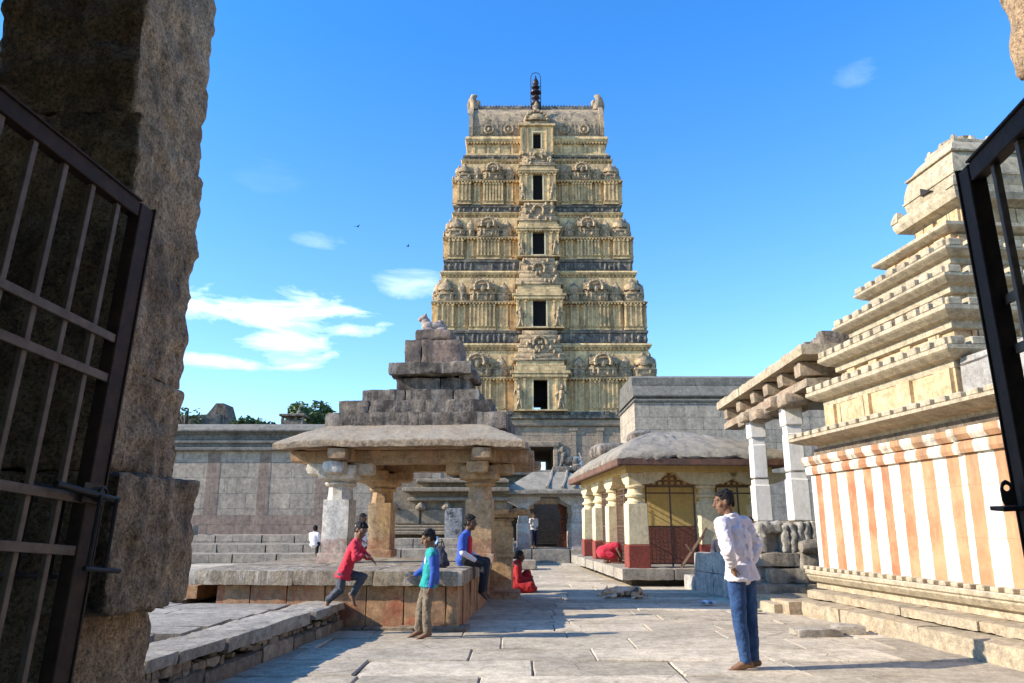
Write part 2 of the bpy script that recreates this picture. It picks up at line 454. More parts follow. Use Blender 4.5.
def pavilion_pillar_mat():
    """ochre stone with a worn white panel, a red band low down and bare stone below"""
    return stone('painted_pavilion_pillar', (.54, .35, .18), (.42, .28, .15), 1.4, stain=.4, dark=(.08, .06, .045), streak=.2, speck=.35,
                 bump=.6, patch=(.50, .42, .31), patch_amt=.6, bands=[(.02, .40, (.36, .12, .075), .8)])
M['pavpillar'] = pavilion_pillar_mat()
M['whitepillar'] = stone('worn_white_pillar', (.66, .61, .53), (.56, .47, .35), 1.4, stain=.35, dark=(.10, .08, .06), streak=.2, speck=.3, bump=.5, bands=[(.0, .42, (.40, .17, .11), .9)])

def skin_mat(name, c):
    T = NT(name)
    T.b.inputs['Subsurface Weight'].default_value = .08
    T.b.inputs['Subsurface Radius'].default_value = (.02, .008, .004)
    return T.out(T.mix(T.ramp(T.noise(30, 3), [(.35, 0), (.65, 1)]), c, tuple(k * .82 for k in c)), .55)
M['skin'] = skin_mat('brown_skin', (.20, .105, .062))
M['skin2'] = skin_mat('dark_brown_skin', (.13, .068, .042))
M['hair'] = plain('black_hair', (.012, .010, .010), .8, .3, .6, scale=60)
M['eyew'] = plain('eye_white', (.30, .26, .23), .3, .02)
M['eyed'] = plain('eye_dark', (.012, .009, .008), .2, .02)

def cloth(name, c, c2=None, weave=220, var=.12, rough=.9):
    T = NT(name)
    n = T.noise(6, 5, .6)
    col = T.mix(T.ramp(n, [(.35, 0), (.65, 1)]), c, c2 if c2 else tuple(k * (1 - var) for k in c))
    T.bump(T.noise(26, 4, .6, T.mapped((1, 1, .6))), .25, .01)
    T.b.inputs['Sheen Weight'].default_value = .1
    return T.out(col, rough)
M['c_white'] = cloth('white_shirt_cloth', (.72, .67, .68), (.64, .57, .58))
M['c_jean'] = cloth('blue_denim', (.036, .085, .20), (.012, .034, .10), var=.3)
M['c_red'] = cloth('red_cotton', (.52, .028, .05))
M['c_grey'] = cloth('charcoal_cloth', (.075, .08, .095), (.055, .06, .07))
M['c_teal'] = cloth('teal_cotton', (.02, .30, .27))
M['c_blue'] = cloth('blue_cotton', (.035, .085, .36))
M['c_navy'] = cloth('navy_cotton', (.02, .022, .05))
M['c_khaki'] = cloth('khaki_cotton', (.20, .155, .105), (.15, .115, .08))
M['c_black'] = cloth('black_cotton', (.018, .02, .026))
M['c_sari'] = cloth('red_sari_cloth', (.36, .018, .02), (.25, .012, .018))
M['c_plaid'] = cloth('dark_checked_cloth', (.06, .06, .075), (.02, .02, .03), var=.3)
M['c_ltblue'] = cloth('light_blue_cloth', (.35, .5, .62))
# ------------------------------------------------------------------ ground
def build_ground():
    g = MB()
    g.add([(-600, -60, -.022), (600, -60, -.022), (600, 900, -.022), (-600, 900, -.022)], [(0, 1, 2, 3)])
    tag(g.build('ground', M['joint']), kind='structure')
    p = MB()
    rnd = random.Random(3)
    y = -3.0
    while y < 46:
        d = rnd.uniform(.5, .95) * (1.0 if y < 25 else 1.6)
        x = -13.0 + rnd.uniform(0, 1)
        while x < 13:
            w = rnd.uniform(.9, 2.3) * (1.0 if y < 25 else 1.5)
            gap = rnd.choice((.002, .003, .005, .008))
            near = y < 20 and abs(x) < 8
            if near:
                hz = rnd.uniform(-.007, .006)
                p.ct = rnd.random()
                # slab with wandering edges
                n = 7
                jx = [rnd.uniform(-.006, .006) for _ in range(4)]
                cs = [(x + gap + jx[0] * .6, y + gap + jx[1] * .4), (x + w - gap + jx[2] * .6, y + gap - jx[1] * .5), (x + w - gap - jx[3] * .6, y + d - gap), (x + gap, y + d - gap + jx[2] * .3)]
                rim = []
                for k in range(4):
                    a = Vector((*cs[k], 0)); b = Vector((*cs[(k + 1) % 4], 0))
                    nn = n if k % 2 == 0 else 4
                    e = (b - a); pr = Vector((-e.y, e.x, 0)).normalized()
                    for i in range(nn):
                        q = a + e * (i / nn)
                        amp = (.018 if k % 2 == 0 else .007) if i else .004
                        q += pr * (amp * (noise.noise(q * 2.6) + .5 * noise.noise(q * 7)) + (0 if i else .008))
                        rim.append(q)
                m = len(rim)
                cen = sum(rim, Vector()) / m
                tx, ty = rnd.uniform(-.008, .008), rnd.uniform(-.008, .008)
                def zz(q): return hz + tx * (q.x - cen.x) + ty * (q.y - cen.y) + .006 * noise.noise(q * 1.5)
                top = [(*(q + (cen - q).normalized() * .014).xy, zz(q)) for q in rim]
                mid = [(q.x, q.y, zz(q) - .010) for q in rim]
                bot = [(q.x, q.y, -.07) for q in rim]
                inn = [(*(q + (cen - q) * .45).xy, zz(q) + .003) for q in rim]
                vs = bot + mid + top + inn + [(cen.x, cen.y, zz(cen))]
                fs = []
                for r in range(3):
                    for k in range(m):
                        l = (k + 1) % m
                        fs.append((r * m + k, r * m + l, r * m + m + l, r * m + m + k))
                for k in range(m): fs.append((3 * m + k, 3 * m + (k + 1) % m, 4 * m))
                p.add(vs, fs)
            else:
                p.ct = rnd.random()
                hz = rnd.uniform(-.01, .01)
                p.bx(x + gap, x + w - gap, y + gap, y + d - gap, -.07, hz, .015)
            x += w
        y += d
    tag(p.build('flagstone_paving', M['pave'], smooth=30), kind='structure')
build_ground()

# ------------------------------------------------------------------ the gateway the photograph is taken from
def build_gateway():
    t = thing('stone_gateway', 'rough granite gateway jamb with broken dark edges, nearest the viewer behind the iron gate leaves', 'gateway', (0, 0, 0))
    j = MB()   # left jamb: big irregular blocks, broken outline
    # (xl, xr, y0, y1, z0, z1)
    for xl, xr, y0, y1, z0, z1 in ((-2.75, -1.96, 3.5, 4.3, -.05, 1.02), (-2.75, -1.80, 3.47, 4.34, 1.02, 1.66), (-2.8, -1.91, 3.5, 4.3, 1.66, 2.18),
                                   (-2.78, -1.93, 3.49, 4.31, 2.178, 3.52), (-2.76, -1.99, 3.5, 4.32, 3.515, 6.2)):
        j.rock(((xl + xr) / 2, (y0 + y1) / 2, (z0 + z1) / 2), (xr - xl, y1 - y0, z1 - z0 - .004), .024, .018, .032, 5.0, 0, z0 * 3.1, .025, 70)
    j.build('left_jamb' if False else 'jamb', M['pillar'], t, smooth=55)
    j = MB()
    for z0, z1, xl in ((-.05, 1.3, 3.7), (1.3, 2.5, 3.75), (2.5, 3.4, 3.7), (3.4, 4.2, 3.62), (4.2, 6.2, 3.3)):
        j.rock((xl + .45, 3.95, (z0 + z1) / 2), (.9, .85, z1 - z0 - .012), .08, .07, .05, 3, 0, z0 * 2.3, .05)
    j.build('jamb', M['pillar'], t, smooth=55)
    # low wall running left of the jamb, then unseen side walls, back wall and roof added to darken it
    w = MB()
    w.rock((-4.3, 3.95, 1.3), (3.02, .7, 2.75), .14, .05, .04, 2, 0, 4)
    for sx in (-1, 1):
        w.rock((sx * 3.5 + (.0 if sx < 0 else .4), -.4, 2.4), (.8, 7.7, 4.9), .4, .04, .05, 1.5, 0, sx * 7)
        w.rock((sx * 2.9 + .4, -5.0, 2.4), (2.4, .8, 4.9), .4, .04, .05, 1.5, 0, sx * 9)
    w.build('low_and_unseen_walls', M['gateway'], t, smooth=55)
    w = MB()
    w.rock((.4, -1.15, 5.15), (9.4, 8.6, .55), .5, .05, .05, 1.2, 0, 2)
    w.build('roof', M['gateway'], t, smooth=55)  # unseen roof, reaching forward to keep skylight off the jamb
    return t
build_gateway()

# ------------------------------------------------------------------ the two iron gate leaves
def gate_leaf(label, name='metal_gate', L=1.95, Ht=2.74, zb=.12, n=9, loc=(0, 0, 0), rot=0.0, sag=0.0, bars=(), latch='bolt'):
    """leaf runs from the free stile at local y = 0 towards the hinge at y = -L"""
    t = thing(name, label, 'gate', loc, 0)
    t.rotation_euler = (sag, R(-2.3) if latch == 'lug' else 0, rot)
    s = MB()
    for y in (0, -L):
        # angle-iron stile: web plus flange
        s.bx(-.02, .02, y - .008, y + .008, zb, Ht)
        s.bx(-.055, -.047, y - .085, y + .008, zb, Ht) if False else None
        st = MB()
        st.bx(-.03, .03, y - .045, y + .045, zb, Ht, .004)
        st.bx(-.036, .036, y + .046, y + .054, zb - .01, Ht + .012)
        st.build('stile', M['iron'], t)
    for z, h in ((Ht - .035, .07), (zb + .035, .07)):
        r = MB(); r.bx(-.025, .025, -L + .046, -.046, z - h / 2, z + h / 2, .003)
        r.bx(-.034, .034, -L + .046, -.046, z + h / 2 + .001, z + h / 2 + .009)
        r.build('rail', M['iron'], t)
    for i in range(1, n):
        y = -L * i / n
        b = MB(); b.bx(-.011, .011, y - .013, y + .013, zb + .07, Ht - .07, .002)
        b.build('upright_bar', M['bariron'], t)
    for z in bars:
        b = MB(); b.bx(.012, .024, -L + .046, -.03, z - .018, z + .018, .002)
        b.build('cross_bar', M['bariron'], t)
    if latch == 'bolt':
        b = MB()
        zl = 1.53
        b.tube([(.06, -.26, zl + .02), (.06, .10, zl + .0)], .013, 10)
        b.tube([(.085, -.04, zl + .005), (.085, -.04, zl - .27)], .008, 8)
        b.tube([(.085, .06, zl + .0), (.085, .06, zl - .27)], .008, 8)
        b.tube([(.085, -.06, zl - .27), (.085, .15, zl - .275)], .010, 8)
        b.build('bolt', M['darkiron'], t)
        b = MB()
        b.bx(.031, .046, -.09, .04, zl - .025, zl + .05)
        for k in range(10):
            a0, a1 = 2 * PI * k / 10, 2 * PI * (k + 1) / 10
            b.tube([(.062, .0 + .026 * math.cos(a0), zl + .012 + .026 * math.sin(a0)), (.062, .0 + .026 * math.cos(a1), zl + .012 + .026 * math.sin(a1))], .006, 6)
        b.tube([(-.06, -.28, zl + .02), (-.06, .0, zl + .02)], .012, 8)
        b.tube([(-.06, -.05, zl + .02), (-.06, -.05, zl - .3)], .008, 8)
        b.tube([(-.06, -.22, zl + .02), (-.06, -.22, zl - .3)], .008, 8)
        b.tube([(-.06, -.30, zl - .3), (-.06, -.02, zl - .3)], .010, 8)
        b.build('bolt_keeper', M['darkiron'], t)
    else:
        b = MB()
        b.bx(-.115, -.037, -.06, .055, 1.475, 1.49)
        b.prism([(-.115, 1.491), (-.037, 1.491), (-.037, 1.63), (-.06, 1.65), (-.09, 1.65), (-.115, 1.62)], 'y', .005, .014) if False else None
        # upright lug with a round eye
        ring = []
        n_ = 14
        outer = [(-.05, 1.491), (-.05, 1.55), (-.058, 1.572), (-.07, 1.58), (-.082, 1.572), (-.09, 1.55), (-.09, 1.491)]
        cx, cz, rr = -.07, 1.552, .011
        inner = [(cx + rr * math.cos(PI * 2 * k / n_), cz + rr * math.sin(PI * 2 * k / n_)) for k in range(n_)]
        # fan the plate as small quads round the eye
        def onout(a):
            best = None
            dx, dz = math.cos(a), math.sin(a)
            for k in range(len(outer)):
                (x1, z1), (x2, z2) = outer[k], outer[(k + 1) % len(outer)]
                ex, ez = x2 - x1, z2 - z1
                den = dx * ez - dz * ex
                if abs(den) < 1e-9: continue
                tt = ((x1 - cx) * ez - (z1 - cz) * ex) / den
                uu = ((x1 - cx) * dz - (z1 - cz) * dx) / den
                if tt > 0 and -1e-6 <= uu <= 1 + 1e-6 and (best is None or tt < best): best = tt
            return (cx + dx * best, cz + dz * best)
        n2 = 28
        vs = []; fs = []
        for yy in (.0, .01):
            for k in range(n2):
                a = 2 * PI * k / n2
                vs.append((cx + rr * math.cos(a), yy, cz + rr * math.sin(a)))
            for k in range(n2):
                o = onout(2 * PI * k / n2); vs.append((o[0], yy, o[1]))
        for k in range(n2):
            l = (k + 1) % n2
            fs += [(k, l, n2 + l, n2 + k), (2 * n2 + k, 3 * n2 + k, 3 * n2 + l, 2 * n2 + l), (n2 + k, n2 + l, 3 * n2 + l, 3 * n2 + k), (k, 2 * n2 + k, 2 * n2 + l, l)]
        b.add(vs, fs)
        b.build('latch_lug', M['darkiron'], t)
    return t
gate_leaf('open dark iron gate leaf with sliding bolt, before the left stone jamb', Ht=2.82, loc=(-1.70, 2.9, 0), rot=R(-8), sag=R(-4.5), bars=(.55, 1.325, 1.52, 2.01, 2.18), n=11, L=1.75)
gate_leaf('open iron gate leaf with flat latch lug, before the striped shrine wall', loc=(1.875, 2.7, 0), rot=R(-12), sag=R(3.0), bars=(.55, 1.2, 2.03, 2.21), n=10, L=1.9, latch='lug')
# ------------------------------------------------------------------ low rubble terrace on the left
def build_terrace():
    t = thing('stone_terrace', 'low stone terrace with broken capstones over rubble, left of the paved court', 'terrace', (0, 0, 0))
    rnd = random.Random(11)
    A = Vector((-2.98, 5.0, 0)); B = Vector((-2.33, 11.25, 0))
    d = (B - A).normalized(); L = (B - A).length; nrm = Vector((d.y, -d.x, 0)); rz = math.atan2(d.y, d.x)
    cap = MB(); s = 0
    while s < L:
        w = min(rnd.uniform(.45, 1.0), L - s)
        if L - s - w < .2: w = L - s
        c = A + d * (s + w / 2) - nrm * (.27 + rnd.uniform(-.03, .03))
        cap.ct = rnd.random()
        th = rnd.uniform(.10, .17) if s < 4.2 else .11
        cap.rock((c.x, c.y, .38 - th / 2 + rnd.uniform(-.012, .008)), (w - .02, .56, th), .05, .015, .018, 5, rz + rnd.uniform(-.02, .02), s)
        s += w
    cap.build('capstone', M['terrace'], t, smooth=45)
    rub = MB(); s = 0
    while s < L:
        w = rnd.uniform(.6, 1.4); w = min(w, L - s + .05)
        c = A + d * (s + w / 2) - nrm * .23
        rub.ct = rnd.random()
        h = rnd.uniform(.15, .2)
        rub.rock((c.x, c.y, h / 2 - .05), (w - .015, .44, h + .06), .07, .03, .03, 4, rz, s + 30)
        s += w
    rub.build('footing_block', M['rubble'], t, smooth=50)
    rub = MB(); s = 0.0
    while s < L:
        w = rnd.uniform(.08, .2)
        for q in range(2):
            if rnd.random() < .82:
                z = .17 + q * .065 + rnd.uniform(0, .03)
                c = A + d * (s + w / 2) - nrm * (.12 + rnd.uniform(-.0, .05))
                rub = MB(); rub.ct = rnd.random()
                rub.rock((c.x, c.y, z), (w * rnd.uniform(.75, 1.05), .2, rnd.uniform(.05, .11)), .05, .025, .03, 6, rz + rnd.uniform(-.2, .2), rnd.random() * 50)
                rub.build('rubble_stone', M['rubble'], t, smooth=50)
        s += w
    core = MB()
    core.prism([(-9.5, 4.0), (A.x - .36, 4.0), (A.x - .36 , 5.0), (B.x - .34, 11.22), (-4.0, 11.24), (-4.7, 13.9), (-9.5, 13.9)], 'z', -.05, .30)
    core.build('core', M['joint'], t)
    pv = MB(); y = 4.0
    while y < 13.6:
        dd = rnd.uniform(.5, .85); x = -9.4
        while x < -2.9:
            w = rnd.uniform(1.0, 2.4)
            xr = A.x + (B.x - A.x) * (y - 5.0) / 6.25 - .58
            if y + dd > 11.2: xr = min(xr, -4.75)
            if x > xr - .25: break
            w = min(w, xr - x)
            pv.ct = rnd.random()
            pv.rock((x + w / 2, y + dd / 2, .33 + rnd.uniform(-.008, .012)), (w - .02, dd - .02, .09), .22, .02, .016, 2.2, rnd.uniform(-.01, .01), x * 3 + y)
            x += w
        y += dd
    pv.build('paving', M['terrace'], t, smooth=45)
build_terrace()

# ------------------------------------------------------------------ platform before the front pavilion
RP = R(-4)
def build_platform():
    t = thing('stone_platform', 'long stone platform with overhanging slab and red stained base, the boys play round it', 'platform', (-.76, 10.95, 0), RP)
    W, D = 3.85, 4.45
    rnd = random.Random(5)
    b = MB()
    x = -W + .35
    # base blocks along the front, with upright joints
    while x < -.02:
        w = min(rnd.uniform(.3, .62), -x)
        if -x - w < .15: w = -x
        b.rock((x + w / 2, .30, .285), (w - .008, .5, .60), .12, .015, .008, 3, 0, x)
        x += w
    y = .56
    while y < D:
        w = rnd.uniform(.26, .4)
        b.rock((-.26, y + w / 2, .285), (.52 + rnd.uniform(-.03, .03), w - .02, .60), .12, .02, .012, 3, 0, y + 9)
        y += w
    b.bx(-W + .4, -.4, .4, D, -.04, .58)
    b.build('base', M['platform'], t, smooth=40)
    f = MB()
    x = -W
    while x < 0.1:
        w = rnd.uniform(.4, .8)
        f.rock((x + w / 2, .12, -.01), (w - .02, .5, .12), .12, .03, .02, 4, 0, x)
        x += w
    f.build('footing', M['rubble'], t, smooth=45)
    s = MB()
    for x0, x1 in ((-W - .1, -2.35), (-2.35, -1.2), (-1.2, .07)):
        s.rock(((x0 + x1) / 2, .95, .69), (x1 - x0 - .001, 2.02, .205), .07, .02, .014, 5, 0, x0)
    s.build('slab', M['slab'], t, smooth=40)
    s = MB()
    for x0, x1, y0, y1 in ((-W - .05, -2.6, 1.97, 3.2), (-2.6, -.9, 1.97, 3.1), (-.9, .06, 1.97, 2.9), (-W, -1.9, 3.2, D), (-1.9, -.9, 3.1, D), (-.9, .06, 2.9, D + .05)):
        s.rock(((x0 + x1) / 2, (y0 + y1) / 2, .685), (x1 - x0 - .006, y1 - y0 - .006, .2), .12, .012, .008, 3.5, 0, y0 + x0)
    s.build('top_paving', M['slab'], t, smooth=40)
    l = MB()   # inner ledge at the left, under the slab
    l.rock((-W - .55, 1.6, .46), (1.0, 2.6, .2), .15, .03, .02, 3, 0, 2)
    l.build('ledge', M['platform'], t, smooth=45)
build_platform()

def pav_pillar(mb, x, y, z0, z1, w, seed, jit=.012):
    """square block, waist with cushion, square block again, spreading capital"""
    H = z1 - z0; h = w / 2
    mb.rock((x, y, z0 + .05 * H), (w * 1.22, w * 1.22, .10 * H), .12, .03, .012, 4, 0, seed)
    mb.rock((x, y, z0 + .36 * H), (w, w, .54 * H), .08, .02, .014, 4, 0, seed + 1)
    mb.lathe((x, y, z0), [(h * .98, .60 * H), (h * .98, .64 * H), (h * .95, .67 * H), (h * .93, .70 * H), (h * .90, .73 * H), (h * .90, .755 * H), (h * 1.12, .765 * H), (h * 1.22, .785 * H), (h * 1.08, .805 * H), (h * .85, .81 * H)], 8, jit=jit)
    mb.rock((x, y, z0 + .895 * H), (w * 1.42, w * 1.42, .15 * H), .09, .05, .03, 4, 0, seed + 2)
    # underside of the capital tapers in
    mb.lathe((x, y, z0), [(h * .74, .79 * H), (h * 1.2, .83 * H), (h * 1.2, .84 * H)], 4)
    for dx, dy in ((1, 0), (-1, 0), (0, 1), (0, -1)):
        mb.rock((x + dx * w * .85, y + dy * w * .85, z0 + .94 * H), ((.9 if dx else .8) * w, (.9 if dy else .8) * w, .13 * H), .09, .07, .03, 4, 0, seed + 3 + dx + 2 * dy)

def hip_slab(mb, x0, x1, y0, y1, z0, inset, rise, th, n=14, droop=.05, amp=.015, seed=0.0, iy=None, pw=.85):
    """sloping slab roof: outer rectangle at z0 rising to an inset rectangle, worn surface"""
    rings = []
    m = 12
    iy = inset if iy is None else iy
    prof = [(0, -th), (0, -.02), (.02, 0)] + [(k / m, None) for k in range(1, m + 1)]
    for f, zz in prof:
        if zz is None or zz == 0:
            z = z0 + rise * (f ** pw)
        else: z = z0 + zz
        ax0, ax1, ay0, ay1 = x0 + inset * f, x1 - inset * f, y0 + iy * f, y1 - iy * f
        r = []
        for (a, b) in (((ax0, ay0), (ax1, ay0)), ((ax1, ay0), (ax1, ay1)), ((ax1, ay1), (ax0, ay1)), ((ax0, ay1), (ax0, ay0))):
            for i in range(n):
                t = i / n
                q = Vector((a[0] + (b[0] - a[0]) * t, a[1] + (b[1] - a[1]) * t, z))
                # corners dip a little, edges are chipped
                q.z -= droop * (1 - f) * (abs(2 * t - 1) ** 4)
                k = amp * (noise.noise((q + Vector((seed, seed, 0))) * 2.7) + .6 * noise.noise((q + Vector((0, seed, 0))) * 7) + .45 * noise.noise((q + Vector((0, seed, 3))) * 16))
                q.z += k; q.x += k * .8; q.y += k * .8
                r.append(q)
        rings.append(r)
    N = 4 * n
    under = [Vector((v.x + (0.02 if v.x < (x0 + x1) / 2 else -.02), v.y, v.z - .002)) for v in rings[0]]
    vs = [v for r in rings for v in r]; fs = []
    for i in range(len(rings) - 1):
        for k in range(N):
            l = (k + 1) % N
            fs.append((i * N + k, i * N + l, i * N + N + l, i * N + N + k))
    fs.append(tuple(range(len(vs) - N, len(vs))))
    fs.append(tuple(reversed(range(N))))
    mb.add(vs, fs)

def bull(mb, c, s, rz=0.0):
    """couchant bull, head raised"""
    Q = Matrix.Rotation(rz, 3, 'Z')
    def e(p, r): mb.ell(Vector(c) + Q @ (Vector(p) * s), [k * s for k in r], 12, 8, Q)
    e((0, 0, .28), (.62, .28, .27)); e((.25, 0, .5), (.2, .18, .16)); e((-.35, 0, .3), (.34, .31, .28))
    e((-.48, 0, .52), (.24, .2, .28)); e((-.58, 0, .74), (.22, .17, .17)); e((-.74, 0, .67), (.14, .12, .12))
    e((-.52, .17, .84), (.06, .09, .06)); e((-.52, -.17, .84), (.06, .09, .06))
    e((-.48, .08, .9), (.05, .05, .09)); e((-.48, -.08, .9), (.05, .05, .09))
    e((-.35, .3, .09), (.3, .09, .09)); e((-.35, -.3, .09), (.3, .09, .09)); e((.35, .3, .1), (.28, .1, .1)); e((.35, -.3, .1), (.28, .1, .1))
    mb.box(Vector(c) + Vector((0, 0, -.04 * s)), (1.7 * s, .9 * s, .12 * s), .02 * s, rz)

def build_front_pavilion():
    t = thing('stone_pavilion', 'open ochre stone pavilion with stepped dark slab roof and a small bull on top', 'pavilion', (-3.07, 13.6, 0), RP)
    for i, (x, y, z0) in enumerate(((0, 0, .78), (2.5, .12, .78), (.25, 2.15, .78), (2.68, 2.45, .02))):
        p = MB()
        if z0 > .5: pav_pillar(p, x, y, 0, 1.72, .47, i * 3.7)
        else:
            pav_pillar(p, x, y, .76, 1.72, .47, i * 3.7)
            p.rock((x, y, .36), (.47, .47, .9), .12, .02, .012, 4, 0, 8)
            p.rock((x + .02, y - .05, .05), (.75, .75, .16), .12, .03, .015, 4, 0, 9)
        o = p.build('pillar', M['whitepillar'] if i == 0 else M['pavpillar'], t, smooth=40, loc=(0, 0, z0))
        if i == 0: o['label'] = 'whitewashed pillar with pink worn foot'
    b = MB()
    for y in (0.05, 2.2): b.rock((1.33, y, 2.60), (4.1, .42, .24), .14, .03, .02, 3, 0, y)
    for x in (.1, 2.6): b.rock((x, 1.1, 2.605), (.42, 3.2, .22), .14, .03, .02, 3, 0, x + 5)
    for x, y in ((-.55, 0), (-.5, 2.15), (3.1, .1), (3.15, 2.4)):
        b.rock((x, y, 2.62), (.75, .34, .2), .1, .05, .02, 3, 0, x * 2 + y)
    for x in (.1, 2.6):
        for y in (-.42, 2.85): b.rock((x, y, 2.62), (.34, .6, .2), .1, .05, .02, 3, 0, x + y)
    b.build('beam', M['warm'], t, smooth=45)
    c = MB(); c.bx(-.6, 3.1, -.5, 2.9, 2.72, 2.82)
    c.build('ceiling_slab', M['warm'], t)
    r = MB()
    hip_slab(r, -1.0, 3.36, -.78, 3.1, 2.83, .72, .34, .10, 46, .04, .022, 1.0)
    r.build('eave_slab', M['eave'], t, smooth=35)
    # tiers of big blocks
    def tier(name, x0, x1, y0, y1, z0, z1, cuts, mat, amp=.03, seed=0.0):
        m = MB(); xs = [x0] + [x0 + (x1 - x0) * k for k in cuts] + [x1]
        for a, b_ in zip(xs[:-1], xs[1:]):
            m.rock(((a + b_) / 2, (y0 + y1) / 2, (z0 + z1) / 2), (b_ - a - .004, y1 - y0, z1 - z0 - .002), .06, .022, amp * .8, 5.0, 0, seed + a)
        m.build(name, mat, t, smooth=50)
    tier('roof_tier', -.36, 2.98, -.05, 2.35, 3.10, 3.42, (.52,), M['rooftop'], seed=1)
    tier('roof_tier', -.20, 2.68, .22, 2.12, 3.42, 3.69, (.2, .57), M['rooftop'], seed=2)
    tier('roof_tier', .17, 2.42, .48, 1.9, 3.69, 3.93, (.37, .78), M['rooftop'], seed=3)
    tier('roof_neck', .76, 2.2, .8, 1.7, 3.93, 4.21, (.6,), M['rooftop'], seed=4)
    m = MB()
    m.rock((1.44, 1.2, 4.37), (1.62, 1.24, .24), .05, .03, .03, 4.5, 0, 12, .02)
    m.rock((2.16, 1.15, 4.26), (.34, .8, .16), .05, .04, .03, 4.5, 0, 15, .02)
    m.build('roof_ledge', M['rooftop'], t, smooth=50)
    tier('roof_block', .88, 2.0, .85, 1.7, 4.49, 5.0, (.3,), M['pinkroof'], .04, seed=6)
    m = MB()
    m.rock((1.46, 1.15, 5.1), (.74, .62, .22), .05, .04, .03, 5, 0, 21)
    tr = m.build('statue_base', M['pinkroof'], t, smooth=50)
    m = MB(); bull(m, (1.44, 1.1, 5.20), .40, R(8))
    m.build('bull_figure', M['pink'], tr, smooth=60)
build_front_pavilion()

# ------------------------------------------------------------------ enclosure wall at the back left, with its steps
def build_wall():
    t = thing('enclosure_wall', 'long grey stone enclosure wall with dark reddish upright bands and rounded coping', 'wall', (0, 36, 0))
    w = MB(); w.bx(-34, -3.4, 0, 1.6, -.1, 4.86)
    w.build('wall_face', M['wallgrey'], t)
    rnd = random.Random(2)
    for px in (-14.35, -9.15, -3.2 - .6):
        pass
    for x, wd in ((-14.25, .62), (-9.05, .6), (-11.65 + 2.7 - .1 - 2.75, .55), (-19.4, .6), (-6.4, .6), (-4.3, .9), (-16.9, .5)):
        m = MB(); m.bx(x - wd / 2, x + wd / 2, -.012, .5, 1.9, 4.8)
        m.build('red_band', M['wallred'], t)
    m = MB(); m.bx(-34, -3.41, -.02, .5, .9, 1.88, .0)
    m.build('red_course', M['wallred'], t)
    c = MB()
    c.bx(-34, -3.3, -.22, 1.7, 4.865, 5.02, .03)
    c.bx(-34, -3.4, -.06, 1.6, 5.02, 5.22)
    c.bx(-34, -3.3, -.16, 1.7, 5.22, 5.36, .03)
    c.bx(-34, -3.4, -.02, 1.5, 5.36, 5.68)
    c.bx(-34, -3.3, -.14, 1.7, 5.68, 5.78, .02)
    prof = [(-.3, 5.782), (-.3, 5.86), (-.1, 6.05), (.3, 6.2), (1.2, 6.2), (1.8, 5.9), (1.8, 5.782)]
    c.prism(prof, 'x', -34, -3.3)
    c.build('coping', M['coping'], t)
    s = MB()
    for y0, y1, z1, n in ((-2.6, .05, 1.0, 1), (-4.6, -2.6, .66, 2), (-6.2, -4.6, .34, 3)):
        x = -34 + n
        while x < -3.2:
            wd = rnd.uniform(1.2, 2.6)
            s.rock((x + wd / 2, (y0 + y1) / 2, z1 / 2 - .05), (wd - .03, y1 - y0, z1 + .1), .5, .03, .03, 1.6, 0, x)
            x += wd
    s.rock((-14.4, -2.2, 1.18), (1.0, .6, .5), .2, .05, .03, 2, 0, 5)
    s.build('step', M['wallgrey'], t, smooth=45)
build_wall()

def build_niche_wall():
    t = thing('carved_wall', 'weathered carved stone shrine wall with stacked ledges and small arched niches, seen through the pavilion', 'wall', (-4.6, 29, 0))
    def bx(name, lst, mat, jit=.02):
        m = MB()
        for q in lst: m.bx(*q, .03, jit)
        return m.build(name, mat, t)
    bx('wall_face', [(-.3, 4.4, .5, 1.5, 0, 3.2)], M['altar'])
    bx('ledge', [(-.4, 2.6, -.1, .52, 1.2, 1.32), (-.3, 2.5, .1, .52, 1.32, 1.42), (-.4, 2.6, -.2, .52, 1.06, 1.2), (.6, 4.5, .2, .52, 2.32, 2.46), (.4, 4.5, .0, .52, 2.66, 2.82), (.9, 4.5, .15, .52, 3.0, 3.12)], M['altar'])
    bx('panel', [(.1, 1.05, .34, .52, 1.45, 2.0)], M['altar']); bx('panel', [(1.12, 2.05, .36, .52, 1.45, 2.0)], M['altar'])
    for x in (.05, 1.1, 2.1):
        m = MB()
        m.lathe((x, .3, 2.02), [(.2, 0), (.22, .06), (.16, .14), (.1, .22), (.02, .28)], 10)
        m.bx(x - .16, x + .16, .22, .52, 1.98, 2.05)
        m.build('niche_hood', M['altar'], t)
    m = MB()
    m.rock((2.42, -.35, 1.28), (.66, .4, 1.5), .12, .03, .02, 2.5, 0, 3)
    m.build('blackened_pier', M['blackened'], t, smooth=45)
    m = MB(); rnd = random.Random(4)
    for y0, y1, z1 in ((-1.5, .3, .95), (-2.8, -1.5, .62), (-3.8, -2.8, .3)):
        x = -.6
        while x < 4.2:
            w = rnd.uniform(.7, 1.5)
            m.rock((x + w / 2, (y0 + y1) / 2, z1 / 2), (w - .02, y1 - y0, z1), .3, .03, .03, 2, 0, x + y0)
            x += w
    m.build('step', M['wallgrey'], t, smooth=45)
build_niche_wall()

